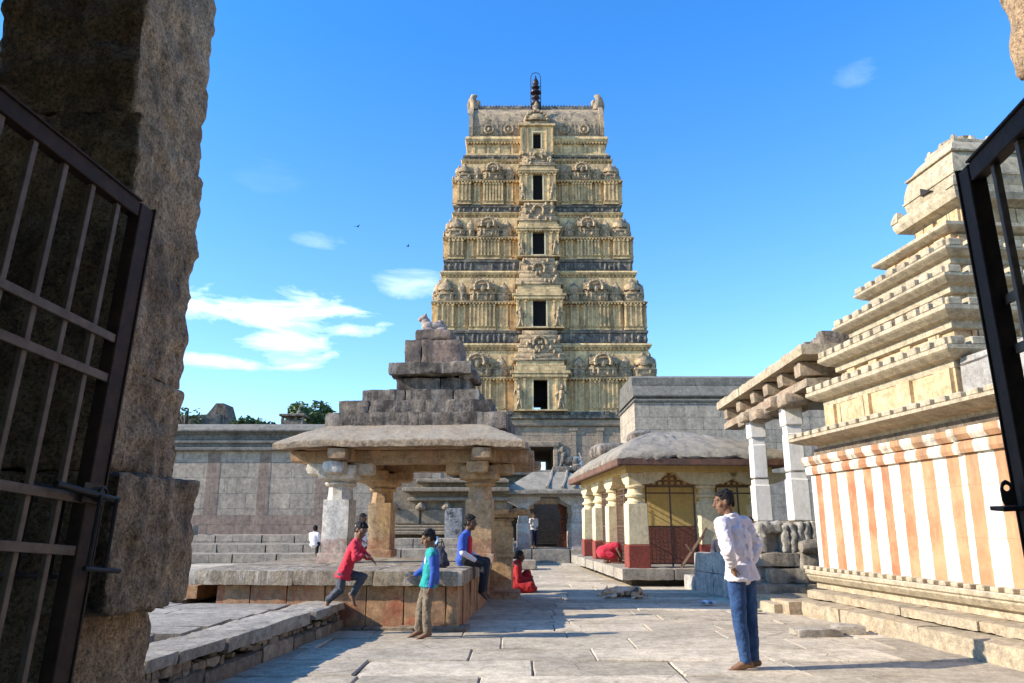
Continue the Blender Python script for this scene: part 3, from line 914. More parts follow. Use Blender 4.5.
# ------------------------------------------------------------------ things on the skyline behind the wall
def leaf_tree(name, label, loc, trunk_h, cr, clumps, leafs, cols, seed, group=None, flat=.75):
    t = thing(name, label, 'tree', loc, 0, group)
    rnd = random.Random(seed)
    tr = MB()
    tr.tube([(0, 0, -.2), (.1, 0, trunk_h * .5), (-.05, .1, trunk_h), (.1, 0, trunk_h + cr * .8)], [.28, .22, .18, .05], 9)
    lv = MB()
    for k in range(clumps):
        a = rnd.uniform(0, 2 * PI); q = rnd.random() ** .5
        c = Vector((math.cos(a) * cr * q, math.sin(a) * cr * q * .8, trunk_h + cr * flat * (rnd.random() ** .8) * (1.15 - .5 * q)))
        tr.tube([(0, 0, trunk_h * rnd.uniform(.7, 1)), tuple(c * .6 + Vector((0, 0, trunk_h)) * .4), tuple(c)], [.1, .06, .02], 6)
        s = cr * rnd.uniform(.22, .38)
        for _ in range(leafs):
            d = Vector((rnd.gauss(0, 1), rnd.gauss(0, 1), rnd.gauss(0, .6))).normalized() * s * rnd.random() ** .4
            p = c + d
            u = Vector((rnd.gauss(0, 1), rnd.gauss(0, 1), rnd.gauss(0, .7))).normalized(); v = u.orthogonal().normalized()
            l = rnd.uniform(.14, .28)
            lv.cm = rnd.randrange(len(cols))
            lv.add([p - u * l, p + v * l * .45, p + u * l, p - v * l * .45], [(0, 1, 2, 3)])
    tr.build('trunk', M['bark'], t, smooth=60)
    lv.build('crown', [M[c] for c in cols], t)
    return t
M['bark'] = stone('bark', (.12, .09, .065), (.08, .06, .045), 3, speck=.3)
for nm, c in (('leaf_a', (.09, .13, .04)), ('leaf_b', (.12, .155, .05)), ('leaf_c', (.06, .09, .03))): M[nm] = plain(nm + '_foliage', c, .6, .25)
TG = 'trees on the skyline behind the enclosure wall'
LF = ['leaf_a', 'leaf_b', 'leaf_c']
leaf_tree('leafy_tree', 'small round leafy tree left of the little roof on the skyline', (-18.9, 55, 0), 7.9, 1.6, 16, 70, LF, 1, TG)
leaf_tree('leafy_tree', 'tallest leafy tree on the skyline, right of the little rooftop kiosk', (-14.9, 55, 0), 8.0, 2.2, 22, 80, LF, 2, TG, .95)
leaf_tree('leafy_tree', 'leafy tree on the skyline touching the edge of the stepped pavilion roof', (-12.6, 55, 0), 8.1, 2.0, 22, 80, LF, 3, TG, .9)
leaf_tree('bare_tree', 'thin sparse treetop on the skyline nearest the gate jamb', (-24.6, 56, 0), 8.8, 1.5, 9, 8, LF, 4, TG)
def skyline():
    t = thing('ruined_building', 'ruined grey stone building with a broken gable on the skyline', 'building', (-23.0, 58, -.45))
    m = MB()
    m.rock((-1.6, 0, 5.05), (4.6, 2.4, 10.1), .6, .1, .15, .8, 0, 3)
    m.build('wall', M['coping'], t, smooth=40)
    m = MB()
    m.prism([(-.6, 10.0), (-.2, 10.5), (.15, 11.0), (.75, 11.0), (1.25, 9.6), (1.25, 9.0), (-.6, 9.0)], 'y', -1, 1)
    m.build('gable', M['rooftop'], t)
    t = thing('rooftop_kiosk', 'small dark flat-roofed kiosk with pointed finial on the skyline between trees', 'kiosk', (-14.75, 50, 0))
    m = MB()
    for x in (-.7, -.25, .2, .65): m.bx(x - .07, x + .07, -.1, .1, 7, 8.52)
    m.bx(-.75, .7, -.2, .9, 6, 8.25)
    m.build('post', M['rooftop'], t)
    m = MB(); m.bx(-.88, .83, -.35, 1.0, 8.52, 8.68, .03); m.lathe((.4, 0, 8.68), [(.2, 0), (.17, .15), (.07, .26), (.09, .36), (.02, .6)], 8)
    m.build('roof', M['rooftop'], t)
skyline()
# ------------------------------------------------------------------ the gate tower
def build_tower():
    CX, CY = 3.0, 87.5
    T = thing('gateway_tower', 'tall tapering cream stucco temple tower with five window openings and horned barrel roof', 'temple tower', (CX, CY, 0))
    rnd = random.Random(21)
    HD0, HW0 = 9.5, 12.6
    def hd(hw): return HD0 - (HW0 - hw)
    def Mf(k): return Matrix.Rotation([0, PI / 2, PI, -PI / 2][k], 4, 'Z')
    WG = .62
    # ---- stone base with doorway
    b = MB()
    b.bx(-12.62, -1.3, -9.5, 9.5, 0, 12.2); b.bx(1.3, 12.62, -9.5, 9.5, 0, 12.2); b.bx(-1.3, 1.3, -9.5, 9.5, 9.3, 12.2)
    b.ring((0, 0, 0), 12.62, 9.5, [(0, 11.4), (.25, 11.5), (.3, 11.75), (.1, 11.8), (.1, 12.1)], False)
    base = b.build('tower_base', M['towerbase'], T)
    for x in (-9.5, -6.2, -3.4, 3.4, 6.2, 9.5):
        b = MB(); b.bx(x - .3, x + .3, -9.62, -9.4, 6.5, 11.0); b.bx(x - .45, x + .45, -9.68, -9.4, 11.0, 11.35)
        b.build('base_pilaster', M['towerbase'], base)
    b = MB()
    b.bx(-1.75, -1.3, -9.75, -9.2, 0, 9.3, .05); b.bx(1.3, 1.75, -9.75, -9.2, 0, 9.3, .05); b.bx(-1.9, 1.9, -9.85, -9.2, 9.3, 9.85, .05)
    b.build('door_frame', M['towerbase'], base)
    # ledge under the lowest storey
    b = MB()
    b.ring((0, 0, 0), 12.5, 9.4, [(.3, 12.2), (.42, 12.3), (.42, 12.62), (.2, 12.65), (.2, 13.0)])
    x = -12
    while x < 12.2:
        b.bx(x, x + rnd.uniform(.3, .8), -9.95, -9.5, 12.62, 12.7 + rnd.random() * .5, .05, .08)
        x += rnd.uniform(.9, 1.8)
    b.build('base_cornice', M['frieze'], T)

    def pilasters(m, c, w, d, z0, z1, n, pw):
        for i in range(n):
            x = c - w / 2 + pw * .75 + (w - 1.5 * pw) * (i / (n - 1) if n > 1 else .5)
            m.bx(x - pw / 2, x + pw / 2, d, d + .16, z0, z1 - .22)
            m.bx(x - pw * .8, x + pw * .8, d, d + .22, z1 - .22, z1)
            m.bx(x - pw * .7, x + pw * .7, d, d + .2, z0, z0 + .14)
    # y here is the outward distance: mapped to the front by mirroring
    def fy(m, k):
        m.M = Mf(k) @ Matrix.Scale(-1, 4, Vector((0, 1, 0)))
    def kuta(m, x, d, z, w, h, seed):
        m.box((x, d, z + h * .13), (w, w * .8, h * .26), .05, 0, .03)
        m.box((x, d, z + h * .31), (w * 1.12, w * .9, h * .10), .05, 0, .03)
        m.lathe((x, d, z), [(w * .36, h * .36), (w * .38, h * .46), (w * .50, h * .50), (w * .52, h * .60), (w * .46, h * .72), (w * .3, h * .84), (w * .12, h * .90), (w * .14, h * .95), (w * .03, h * 1.06)], 8, jit=.03)
        m.lathe((x, d + w * .44, z + h * .44), [(.02, 0), (w * .22, .02), (w * .2, h * .2), (w * .08, h * .33), (.02, h * .4)], 8, sy=.3)
        for q in (-1, 1): m.ell((x + q * w * .36, d + w * .4, z + h * .24), (w * .09, .1, h * .13), 6, 5)
    def shala(m, x, d, z, w, h, dp):
        m.box((x, d, z + h * .13), (w, dp, h * .26), .05, 0, .03)
        m.box((x, d, z + h * .31), (w * 1.06, dp * 1.15, h * .1), .05, 0, .03)
        m.box((x, d, z + h * .42), (w * .9, dp * .8, h * .14), .03, 0, .03)
        poly = [(d + dp * .62 * math.cos(a), z + h * .48 + h * .36 * math.sin(a)) for a in [PI * i / 8 for i in range(9)]]
        m.prism(poly, 'x', x - w * .5, x + w * .5)
        # horseshoe gable with a dark hollow
        aw = min(w * .3, h * .42)
        for i in range(9):
            a0 = -.4 + (PI + .8) * i / 9; a1 = -.4 + (PI + .8) * (i + 1) / 9
            m.tube([(x + aw * math.cos(a0), d + dp * .72, z + h * .55 + aw * math.sin(a0)), (x + aw * math.cos(a1), d + dp * .72, z + h * .55 + aw * math.sin(a1))], aw * .26, 6)
            m.ell((x + aw * 1.3 * math.cos(a0), d + dp * .72, z + h * .55 + aw * 1.3 * math.sin(a0)), (.1, .1, .1), 5, 4)
        m.ell((x, d + dp * .66, z + h * .5), (aw * .34, .18, aw * .6), 8, 6)
        for i in range(5):
            m.lathe((x + w * .42 * (i - 2) / 2, d, z + h * .84), [(.12, 0), (.14, .1), (.05, .18), (.09, .25), (.02, .4)], 6)
        for q in (-.36, -.18, .18, .36):
            m.ell((x + q * w, d + dp * .55, z + h * .18), (w * .045, .12, h * .16), 6, 5)
            m.ell((x + q * w, d + dp * .55, z + h * .36), (w * .03, .09, h * .05), 6, 4)
    def panjara(m, x, d, z, w, h):
        m.box((x, d, z + h * .15), (w, .5, h * .3), .04, 0, .03)
        m.box((x, d, z + h * .34), (w * 1.3, .6, h * .09), .04, 0, .03)
        m.lathe((x, d + .1, z + h * .38), [(w * .4, 0), (w * .56, h * .12), (w * .5, h * .25), (w * .22, h * .38), (.04, h * .5)], 8, sy=.6, jit=.02)
        m.ell((x, d + .3, z + h * .18), (w * .2, .12, h * .17), 6, 5)
    def figure(m, x, d, z, h, lean):
        m.tube([(x - lean * .1 * h, d, z), (x - lean * .03 * h, d + .05, z + .42 * h)], [.08 * h, .11 * h], 6)
        m.tube([(x + lean * .13 * h, d, z), (x + .02 * h, d + .05, z + .42 * h)], [.07 * h, .1 * h], 6)
        m.tube([(x, d + .05, z + .4 * h), (x + lean * .03 * h, d + .08, z + .76 * h)], [.13 * h, .14 * h], 7)
        m.ell((x + lean * .04 * h, d + .1, z + .87 * h), (.08 * h, .08 * h, .09 * h), 7, 5)
        m.lathe((x + lean * .04 * h, d + .08, z + .92 * h), [(.08 * h, 0), (.06 * h, .06 * h), (.02 * h, .13 * h)], 7)
        m.tube([(x + lean * .14 * h, d + .08, z + .7 * h), (x + lean * .26 * h, d + .1, z + .6 * h), (x + lean * .2 * h, d + .2, z + .78 * h)], [.045 * h, .04 * h, .035 * h], 5)
        m.tube([(x - lean * .12 * h, d + .08, z + .7 * h), (x - lean * .24 * h, d + .1, z + .54 * h), (x - lean * .2 * h, d + .15, z + .38 * h)], [.045 * h, .04 * h, .035 * h], 5)

    #      zb     zp     zs     zc0    zc1    zf     hwPil  hwWall hwCor  hwFr
    ST = [(13.0, 16.45, 19.55, 19.75, 20.55, 22.15, 12.45, 11.85, 12.15, 11.95),
          (22.15, 25.15, 28.15, 28.4, 29.2, 30.75, 11.62, 11.0, 11.1, 10.85),
          (30.75, 33.15, 35.95, 36.1, 36.8, 37.85, 10.6, 9.95, 10.0, 9.85),
          (37.85, 40.65, 43.2, 43.4, 44.0, 44.75, 9.72, 9.05, 9.1, 8.95)]
    WIN = [(13.15, 16.3), (22.35, 25.3), (31.0, 33.7), (38.0, 41.3), (45.35, 47.35)]
    WW = [.74, .72, .66, .56, .47]
    for k, (zb, zp, zs, zc0, zc1, zf, hwp, hww, hwc, hwf) in enumerate(ST):
        ww = WW[k]; wz0, wz1 = WIN[k]
        H = hwp - .3; D = hd(H)
        s = MB()
        # body split round the window passage
        back = D if k == 0 else -D + 3.0
        for x0, x1 in ((-H, -ww), (ww, H)): s.bx(x0, x1, -D, D, zb, zp)
        s.bx(-ww, ww, -D, D, zb, wz0)
        if wz1 < zp: s.bx(-ww, ww, -D, D, wz1, zp)
        if k: s.bx(-ww, ww, -D + 3, D, wz0, zp)
        H2 = hww; D2 = hd(H2)
        s.bx(-H2, H2, -D2, D2, zp, zc0) if wz1 <= zp else [s.bx(x0, x1, -D2, D2, zp, zc0) for x0, x1 in ((-H2, -ww), (ww, H2))] + [s.bx(-ww, ww, -D2, D2, wz1, zc0), s.bx(-ww, ww, -D2 + 3, D2, zp, wz1)]
        sh = zp - zb; hh = zs - zp
        orns = []; pils = []
        for f in range(4):
            orn = MB(); pr_ = {-1: MB(), 1: MB()}; lg_ = {-1: MB(), 1: MB()}
            fy(s, f); fy(orn, f)
            for q_ in (pr_[-1], pr_[1], lg_[-1], lg_[1]): fy(q_, f)
            L = H if f % 2 == 0 else D; d = D if f % 2 == 0 else H
            front = f == 0
            bays = [(.915, .17, .42, 'k', 4), (.755, .075, .18, 'p', 2), (.555, .25, .34, 's', 7), (.345, .085, .18, 'p', 2)]
            for fr, wf, pr, ty, npil in bays:
                for sg in (-1, 1):
                    c = sg * fr * L; w = wf * L
                    s.bx(c - w / 2, c + w / 2, d - .1, d + pr, zb + .003, zp - .003)
                    s.bx(c - w / 2 - .08, c + w / 2 + .08, d - .1, d + pr + .1, zb + .005, zb + .2)
                    s.bx(c - w / 2 - .06, c + w / 2 + .06, d - .1, d + pr + .08, zb + .3, zb + .4)
                    if f != 2: pilasters(pr_[sg], c, w, d + pr, zb + .4, zp - .1, npil, .17 if ty != 's' else .15)
                    dc = d + pr * .2
                    if f == 2: continue
                    orn = MB(); fy(orn, f)
                    if ty == 'k':
                        kuta(orn, c, dc - w * .18, zp + .34, w * .92, hh * .88, k)
                    elif ty == 's':
                        shala(orn, c, dc - .1, zp + .34, w * .95, hh * .90, 1.1)
                    else:
                        panjara(orn, c, dc, zp + .34, w * 1.15, hh * .86)
                    orns.append(({'k': 'corner_shrine', 's': 'barrel_shrine', 'p': 'small_shrine'}[ty], orn))
            # plain pilasters on the recessed wall between bays
            for fr in (.835, .68, .43, .28):
                for sg in (-1, 1):
                    pilasters(pr_[sg], sg * fr * L, .2, d, zb + .3, zp - .1, 1, .14)
            # rubble of small figures on the ledge
            if f == 2: continue
            xx = -.99 * L
            while xx < .99 * L:
                w_ = rnd.uniform(.3, .6)
                if abs(xx) > .235 * L:
                    ledg = lg_[1 if xx > 0 else -1]
                    h = hh * rnd.uniform(.14, .36) * (1.0 if rnd.random() < .6 else 1.5)
                    ledg.box((xx, d - .12, zp + .34 + h * .3), (w_, .4, h * .6), .03, 0, .05)
                    ledg.ell((xx, d + .05, zp + .34 + h * .62), (w_ * .38, .2, h * .42), 7, 5)
                    if rnd.random() < .5: ledg.lathe((xx, d - .1, zp + .34 + h * .9), [(w_ * .3, 0), (w_ * .4, .12), (w_ * .15, .25), (.03, .42)], 6)
                xx += w_ + rnd.uniform(.0, .15)
            for ledg in lg_.values(): ledg.M = None; orns.append(('ledge_figures', ledg))
            for pil in pr_.values(): pil.M = None; pils.append(pil)
        s.M = None
        st = s.build('storey', M['plaster'], T)
        for pil in pils: pil.build('pilaster_row', M['plaster'], st)
        # moulding between pilasters and shrines
        e = MB()
        hx, hy = hwp - .3, hd(hwp - .3)
        e.ring((0, 0, 0), hx, hy, [(.3, zp + .002), (.62, zp + .06), (.66, zp + .17), (.5, zp + .24), (.42, zp + .33), (-.3, zp + .34)])
        n = int(hx * 2 / .34)
        for i in range(n):
            x = -hx - .4 + (2 * hx + .8) * (i + .5) / n
            e.bx(x - .07, x + .07, -hy - .64, -hy - .3, zp - .1, zp + .05)
        e.build('eave_moulding', M['plaster'], st)
        for nm_, orn in orns:
            orn.M = None; orn.build(nm_, M['ornament'], st, smooth=50)
        # cornice under the dark frieze
        c = MB()
        hx, hy = hwc - .45, hd(hwc - .45)
        c.ring((0, 0, 0), hx, hy, [(.0, zc0), (.12, zc0 + .1), (.12, zc0 + .28), (.36, zc0 + .38), (.48, zc0 + .62), (.42, zc1), (-.2, zc1 + .02)])
        n = int(hx * 2 / .42)
        for i in range(n):
            x = -hx - .1 + (2 * hx + .2) * (i + .5) / n
            c.bx(x - .08, x + .08, -hy - .3, -hy - .1, zc0 + .12, zc0 + .34)
        c.build('cornice', M['plaster'], st)
        z0 = zc1 + .03
        g = MB()
        hx, hy = hwf - .5, hd(hwf - .5)
        g.ring((0, 0, 0), hx, hy, [(.1, z0), (.3, z0 + .08), (.3, zf - .42), (.42, zf - .36), (.45, zf - .12), (.2, zf - .004), (-1.5, zf - .003)])
        for f in range(4):
            fy(g, f)
            L = hx if f % 2 == 0 else hy; d = (hy if f % 2 == 0 else hx) + .32
            x = -L
            while x < L:
                w = rnd.uniform(.3, .6); h = (zf - .4 - z0) * rnd.uniform(.6, .95)
                if rnd.random() < .8:
                    g.ell((x + w / 2, d, z0 + .1 + h / 2), (w * .42, .16, h * .55), 7, 5)
                    if rnd.random() < .6: g.lathe((x + w / 2, d - .1, z0 + h), [(w * .3, 0), (w * .36, .15), (w * .1, .3), (.02, .45)], 6)
                x += w + rnd.uniform(.0, .25)
        g.M = None
        g.build('frieze', M['frieze'], st, smooth=50)
        # ---- projecting window bay
        cb = MB(); ob = MB()
        bw = .225 * H; pr = 1.15
        for x0, x1 in ((-bw, -ww), (ww, bw)): cb.bx(x0, x1, -D - pr, -D + .05, zb + .006, max(wz1, zp) + .1)
        cb.bx(-ww, ww, -D - pr, -D + .05, zb + .008, wz0)
        top = max(wz1, zp) + .1
        if wz1 < top: cb.bx(-ww, ww, -D - pr, -D + .05, wz1, top)
        cb.bx(-bw - .1, bw + .1, -D - pr - .12, -D, zb + .01, zb + .14)
        for sg in (-1, 1):
            for q in (.94, .62):
                cb.bx(sg * bw * q - .1, sg * bw * q + .1, -D - pr - .14, -D - pr + .02, zb + .15, top - .12)
                cb.bx(sg * bw * q - .16, sg * bw * q + .16, -D - pr - .2, -D - pr + .02, top - .3, top - .1)
            figure(ob, sg * bw * .78, -D - pr - .02, zb + .35, sh * .68, sg) if False else None
        ob.M = Matrix.Identity(4)
        for sg in (-1, 1):
            ob2 = MB(); figure(ob2, sg * bw * .79, D + pr + .02, zb + .3, sh * .7, sg)
            ob.add([(p[0], -p[1], p[2]) for p in ob2.v], ob2.f)
        zt = top
        ztop = zf - .3
        lay = [(1.08, .0, .07), (1.16, .07, .13), (1.0, .13, .24), (.93, .24, .34), (1.06, .34, .40), (.98, .40, .50), (.86, .50, .62), (.92, .62, .68), (.78, .68, .82), (.84, .82, .9), (.7, .9, 1.0)]
        for wq, a0, a1 in lay:
            z0_, z1_ = zt + (ztop - zt) * a0, zt + (ztop - zt) * a1
            dp = pr * (1.15 - .45 * a0) * (wq / 1.0)
            (cb if a0 < .3 else ob).bx(-bw * wq, bw * wq, -D - dp, -D + 1.6, z0_ + .002, z1_ - .002, .04, .03 if a0 >= .3 else 0)
        nn = int(2 * bw / .3)
        for i in range(nn):
            x = -bw * 1.05 + 2.1 * bw * (i + .5) / nn
            cb.bx(x - .06, x + .06, -D - pr * 1.2, -D - pr, zt - .12, zt + .02)
        for q in range(16):
            a = rnd.random(); x = rnd.uniform(-.8, .8) * bw
            z_ = zt + (ztop - zt) * (.36 + .6 * a)
            ob.ell((x, -D - pr * (1.0 - .4 * a), z_), (.2, .22, .3), 7, 5)
        # gable motif high on the bay
        aw = bw * .26; zc = zt + (ztop - zt) * .72
        for i in range(9):
            a0 = -.3 + (PI + .6) * i / 9; a1 = -.3 + (PI + .6) * (i + 1) / 9
            y_ = -D - pr * .82
            ob.tube([(aw * math.cos(a0), y_, zc + aw * math.sin(a0)), (aw * math.cos(a1), y_, zc + aw * math.sin(a1))], aw * .25, 6)
        cbo = cb.build('window_bay', M['plaster'], st)
        ob.M = None
        ob.build('bay_roof', M['ornament'], st, smooth=50)
        fr = MB()
        y0_, y1_ = -D - pr - .07, -D - pr + .2
        for sg in (-1, 1): fr.bx(sg * (ww + .0), sg * (ww + .16), y0_, y1_, wz0, wz1 + .1)
        fr.bx(-ww - .2, ww + .2, y0_ - .03, y1_, wz1 + .101, wz1 + .3); fr.bx(-ww - .2, ww + .2, y0_ - .04, y1_, wz0 - .12, wz0 - .002)
        fr.build('window_frame', M['cream'], st)
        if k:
            dk = MB(); dk.bx(-ww + .004, ww - .004, -D - pr + .4, -D + 2.95, wz0 + .01, wz1 - .01)  # black block fills the opening with painted shade
            dk.build('opening_shade', M['shade_black'], st)
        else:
            dk = MB(); dk.bx(-ww + .012, -ww + .03, -D - .8, D - .2, wz0 + .01, wz1 - .01); dk.bx(ww - .03, ww - .012, -D - .8, D - .2, wz0 + .01, wz1 - .01); dk.bx(-ww + .031, ww - .031, -D - .6, D - .2, wz1 - .03, wz1 - .012)  # black linings paint the shade along the see-through passage
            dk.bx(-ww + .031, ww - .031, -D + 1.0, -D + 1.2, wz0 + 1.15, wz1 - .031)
            dk.build('opening_shade', M['shade_black'], st)
    # ---- neck storey
    H = 8.3; D = hd(H); zb, zp = 44.75, 46.95; ww = WW[4]; wz0, wz1 = WIN[4]
    s = MB()
    for x0, x1 in ((-H, -ww), (ww, H)): s.bx(x0, x1, -D, D, zb, 47.4)
    s.bx(-ww, ww, -D, D, zb, wz0); s.bx(-ww, ww, -D + 2.5, D, wz0, 47.4); s.bx(-ww, ww, -D, D, wz1, 47.4)
    s.ring((0, 0, 0), H, D, [(.0, zb + .01), (.3, zb + .05), (.3, zb + .3), (.05, zb + .34)], False)
    s.ring((0, 0, 0), H, D, [(.05, 46.5), (.28, 46.62), (.4, 46.95), (.3, 47.3), (.05, 47.38)], False)
    for x in (-7.6, -5.9, -4.6, -3.0, 3.0, 4.6, 5.9, 7.6): s.bx(x - .14, x + .14, -D - .14, -D + .02, zb + .34, 46.5)
    for x in (-6.8, 6.8, -3.8, 3.8): s.bx(x - .55, x + .55, -D - .08, -D + .02, zb + .4, 45.9)
    st = s.build('storey', M['plaster'], T)
    n = 46
    for sg in (-1, 1):
        c = MB()
        for i in range(n):
            x = -H - .2 + (2 * H + .4) * (i + .5) / n
            if x * sg > 2: c.bx(x - .09, x + .09, -D - .32, -D - .02, 46.35, 46.55)
        c.build('dentil_row', M['plaster'], st)
    cb = MB(); bw = 2.0; pr = .9
    for x0, x1 in ((-bw, -ww), (ww, bw)): cb.bx(x0, x1, -D - pr, -D + .05, zb - .1, 48.3)
    cb.bx(-ww, ww, -D - pr, -D + .05, wz1, 48.3); cb.bx(-ww, ww, -D - pr, -D + .05, zb - .1, wz0)
    for sg in (-1, 1):
        for q in (.92, .55): cb.bx(sg * bw * q - .09, sg * bw * q + .09, -D - pr - .12, -D - pr + .02, zb + .1, 48.1)
    cb.bx(-bw * 1.12, bw * 1.12, -D - pr - .25, -D + .5, 48.303, 48.6, .05)
    cb.build('window_bay', M['plaster'], st)
    ob = MB(); ob.bx(-bw * .95, bw * .95, -D - pr * .8, -D + 1, 48.6, 49.0, .05, .03); ob.bx(-bw * .75, bw * .75, -D - pr * .7, -D + 1, 49.0, 49.3, .05, .03)
    ob.lathe((0, -D - .2, 49.3), [(1.5, 0), (1.65, .25), (1.4, .7), (.8, 1.15), (.3, 1.45), (.35, 1.6), (.2, 2.2), (.3, 2.4), (.02, 2.9)], 10, sy=.5, jit=.05)
    for i in range(10):
        a0 = PI * i / 9
        ob.ell((1.3 * math.cos(a0), -D - .75, 49.35 + 1.15 * math.sin(a0)), (.2, .2, .2), 6, 5)
    ob.build('bay_roof', M['ornament'], st, smooth=50)
    fr = MB()
    for sg in (-1, 1): fr.bx(sg * ww, sg * (ww + .14), -D - pr - .07, -D - pr + .2, wz0, wz1 + .1)
    fr.bx(-ww - .18, ww + .18, -D - pr - .1, -D - pr + .2, wz1 + .101, wz1 + .28)
    fr.build('window_frame', M['cream'], st)
    dk = MB(); dk.bx(-ww + .004, ww - .004, -D - pr + .35, -D + 2.4, wz0 + .01, wz1 - .01)  # black block again, painted shade in the neck window
    dk.build('opening_shade', M['shade_black'], st)
    # ---- barrel roof
    hy = D
    prof = [(hy + .1, 47.4), (hy + .25, 48.3), (hy + .14, 49.5), (hy - .35, 50.8), (hy - 1.3, 51.9), (hy - 2.6, 52.3)]
    poly = [(-a, z) for a, z in prof] + [(a, z) for a, z in reversed(prof)]
    r = MB(); r.prism(poly, 'x', -8.0, 8.0)
    # ribs and hollow medallions on the front of the vault
    for i in range(33):
        x = -7.6 + 15.2 * i / 32
        if abs(x) < 2.1: continue
        r.bx(x - .06, x + .06, -hy - .26, -hy + .1, 47.6, 49.0)
    roof = r.build('barrel_roof', M['barrel'], T)
    for x in (-5.8, -3.4, 3.4, 5.8):
        o = MB()
        for i in range(10):
            a0 = 2 * PI * i / 10; a1 = 2 * PI * (i + 1) / 10
            o.tube([(x + .55 * math.cos(a0), -hy - .26, 48.3 + .55 * math.sin(a0)), (x + .55 * math.cos(a1), -hy - .26, 48.3 + .55 * math.sin(a1))], .12, 6)
        o.ell((x, -hy - .2, 48.25), (.25, .2, .35), 8, 6)
        o.ell((x, -hy + .05, 49.7), (.14, .3, .14), 6, 5)
        o.build('medallion', M['ornament'], roof, smooth=50)
    o = MB()
    o.bx(-7.9, 7.9, -hy + 1.5, hy - 1.5, 52.0, 52.45)
    for i in range(42):
        x = -7.6 + 15.2 * i / 41
        o.lathe((x, -hy + 1.65, 52.45), [(.1, 0), (.15, .12), (.06, .24), (.02, .36)], 6)
    o.build('ridge_crest', M['frieze'], roof)
    for sg in (-1, 1):
        h = MB()
        pr_ = [(-hy - .3, 47.4), (-hy - .45, 48.5), (-hy - .28, 49.9), (-hy + .4, 51.4), (-hy + 1.6, 52.5), (-1.2, 53.0), (1.2, 53.0), (hy - 1.6, 52.5), (hy - .4, 51.4), (hy + .28, 49.9), (hy + .45, 48.4), (hy + .3, 47.4)]
        h.prism(pr_, 'x', sg * 7.75, sg * 8.25)
        h.build('gable', M['barrel'], roof)
        h = MB()
        for y in (-hy + 1.9,):
            h.tube([(sg * 7.7, y, 52.0), (sg * 7.75, y, 52.8), (sg * 8.0, y, 53.5), (sg * 7.85, y, 54.1), (sg * 7.4, y, 54.2)], [.75, .62, .5, .38, .14], 8)
            h.ell((sg * 7.3, y, 53.1), (.35, .4, .5), 8, 6)
            h.tube([(sg * 8.25, y, 51.7), (sg * 8.4, y, 52.9), (sg * 8.3, y, 53.9)], [.3, .3, .12], 7)
        h.build('horn', M['barrel'], roof, smooth=60)
    k = MB()
    zk = 52.4; yk = -hy + 1.5
    k.lathe((0, yk, zk), [(.5, -.5), (.55, 0), (.3, .15), (.62, .4), (.62, .55), (.3, .8), (.22, .95), (.55, 1.15), (.55, 1.3), (.2, 1.5), (.2, 1.65), (.7, 1.9), (.7, 2.05), (.24, 2.3), (.2, 2.45), (.52, 2.65), (.5, 2.8), (.24, 3.0), (.42, 3.25), (.36, 3.6), (.14, 4.0), (.03, 4.5)], 12)
    k.build('finial', M['bronze'], roof, smooth=60)
    k = MB()
    for sg in (-1, 1): k.tube([(sg * .62, yk, zk - .3), (sg * .62, yk, zk + 4.2), (sg * .4, yk, zk + 4.75), (0, yk, zk + 4.85)], .05, 6)
    k.tube([(-.62, yk, zk + 2.9), (.62, yk, zk + 2.9)], .04, 6)
    k.build('finial_frame', M['darkiron'], roof)
M['bronze'] = plain('dark_bronze', (.05, .035, .04), .45, .3, 0, .5)
build_tower()

# ------------------------------------------------------------------ bastion right of the tower and the hall before it
def build_bastion():
    t = thing('stone_bastion', 'plain grey block of coursed masonry with stepped coping, right of the tower', 'building', (8.2, 50, 0))
    m = MB(); m.bx(0.1, 17, 0.1, 7, 0, 9.5)
    m.build('wall', M['bastion'], t)
    m = MB()
    m.bx(0, 17.2, 0, 7.1, 9.5, 9.72, .05); m.bx(.2, 17, .2, 6.9, 9.72, 9.9)
    m.prism([(.0, 9.9), (.0, 10.0), (.45, 10.7), (.45, 10.8), (.55, 11.3), (.8, 11.45), (6.2, 11.45), (7.0, 9.9)], 'x', .05, 17.1)
    m.build('coping', M['coping'], t)
build_bastion()

def build_hall():
    t = thing('pillared_hall', 'shadowy flat-roofed stone hall behind the small pavilion, at the foot of the tower', 'building', (-1.5, 40, 0))
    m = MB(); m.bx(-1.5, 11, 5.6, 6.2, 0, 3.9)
    m.build('back_wall', M['shade_black'], t)  # wall coloured black for the shade deep in the hall
    m = MB()
    m.bx(-1.8, 11.2, -.5, 6.3, 3.95, 4.22, .04); m.bx(-1.5, 11, 0, .5, 3.55, 3.95)
    m.build('roof_slab', M['coping'], t)
    for x in (-1.0, 1.3, 4.9, 7.2, 9.6):
        for y in (.3, 3):
            p = MB(); p.bx(x - .28, x + .28, y - .28, y + .28, 0, 1.3, .03); p.lathe((x, y, 1.3), [(.26, 0), (.2, .3), (.26, .6), (.2, .9), (.34, 1.4), (.4, 1.7), (.5, 2.25)], 8)
            p.build('pillar', M['shrinedark'], t)
    m = MB(); m.bx(-2.2, 11.5, -2.2, 6.4, -.05, .5, .03)
    m.build('floor', M['wallgrey'], t)
    t = thing('storage_box', 'plain pale grey box on the flat roof beside the crouching lion figure', 'box', (3.45, 40.6, 4.22))
    m = MB(); m.box((0, 0, .35), (.62, .62, .68), .03); m.box((0, 0, .72), (.68, .68, .06), .01)
    m.build('body', M['boxgrey'], t)
M['boxgrey'] = plain('pale_grey_metal', (.36, .38, .42), .5, .08)
build_hall()

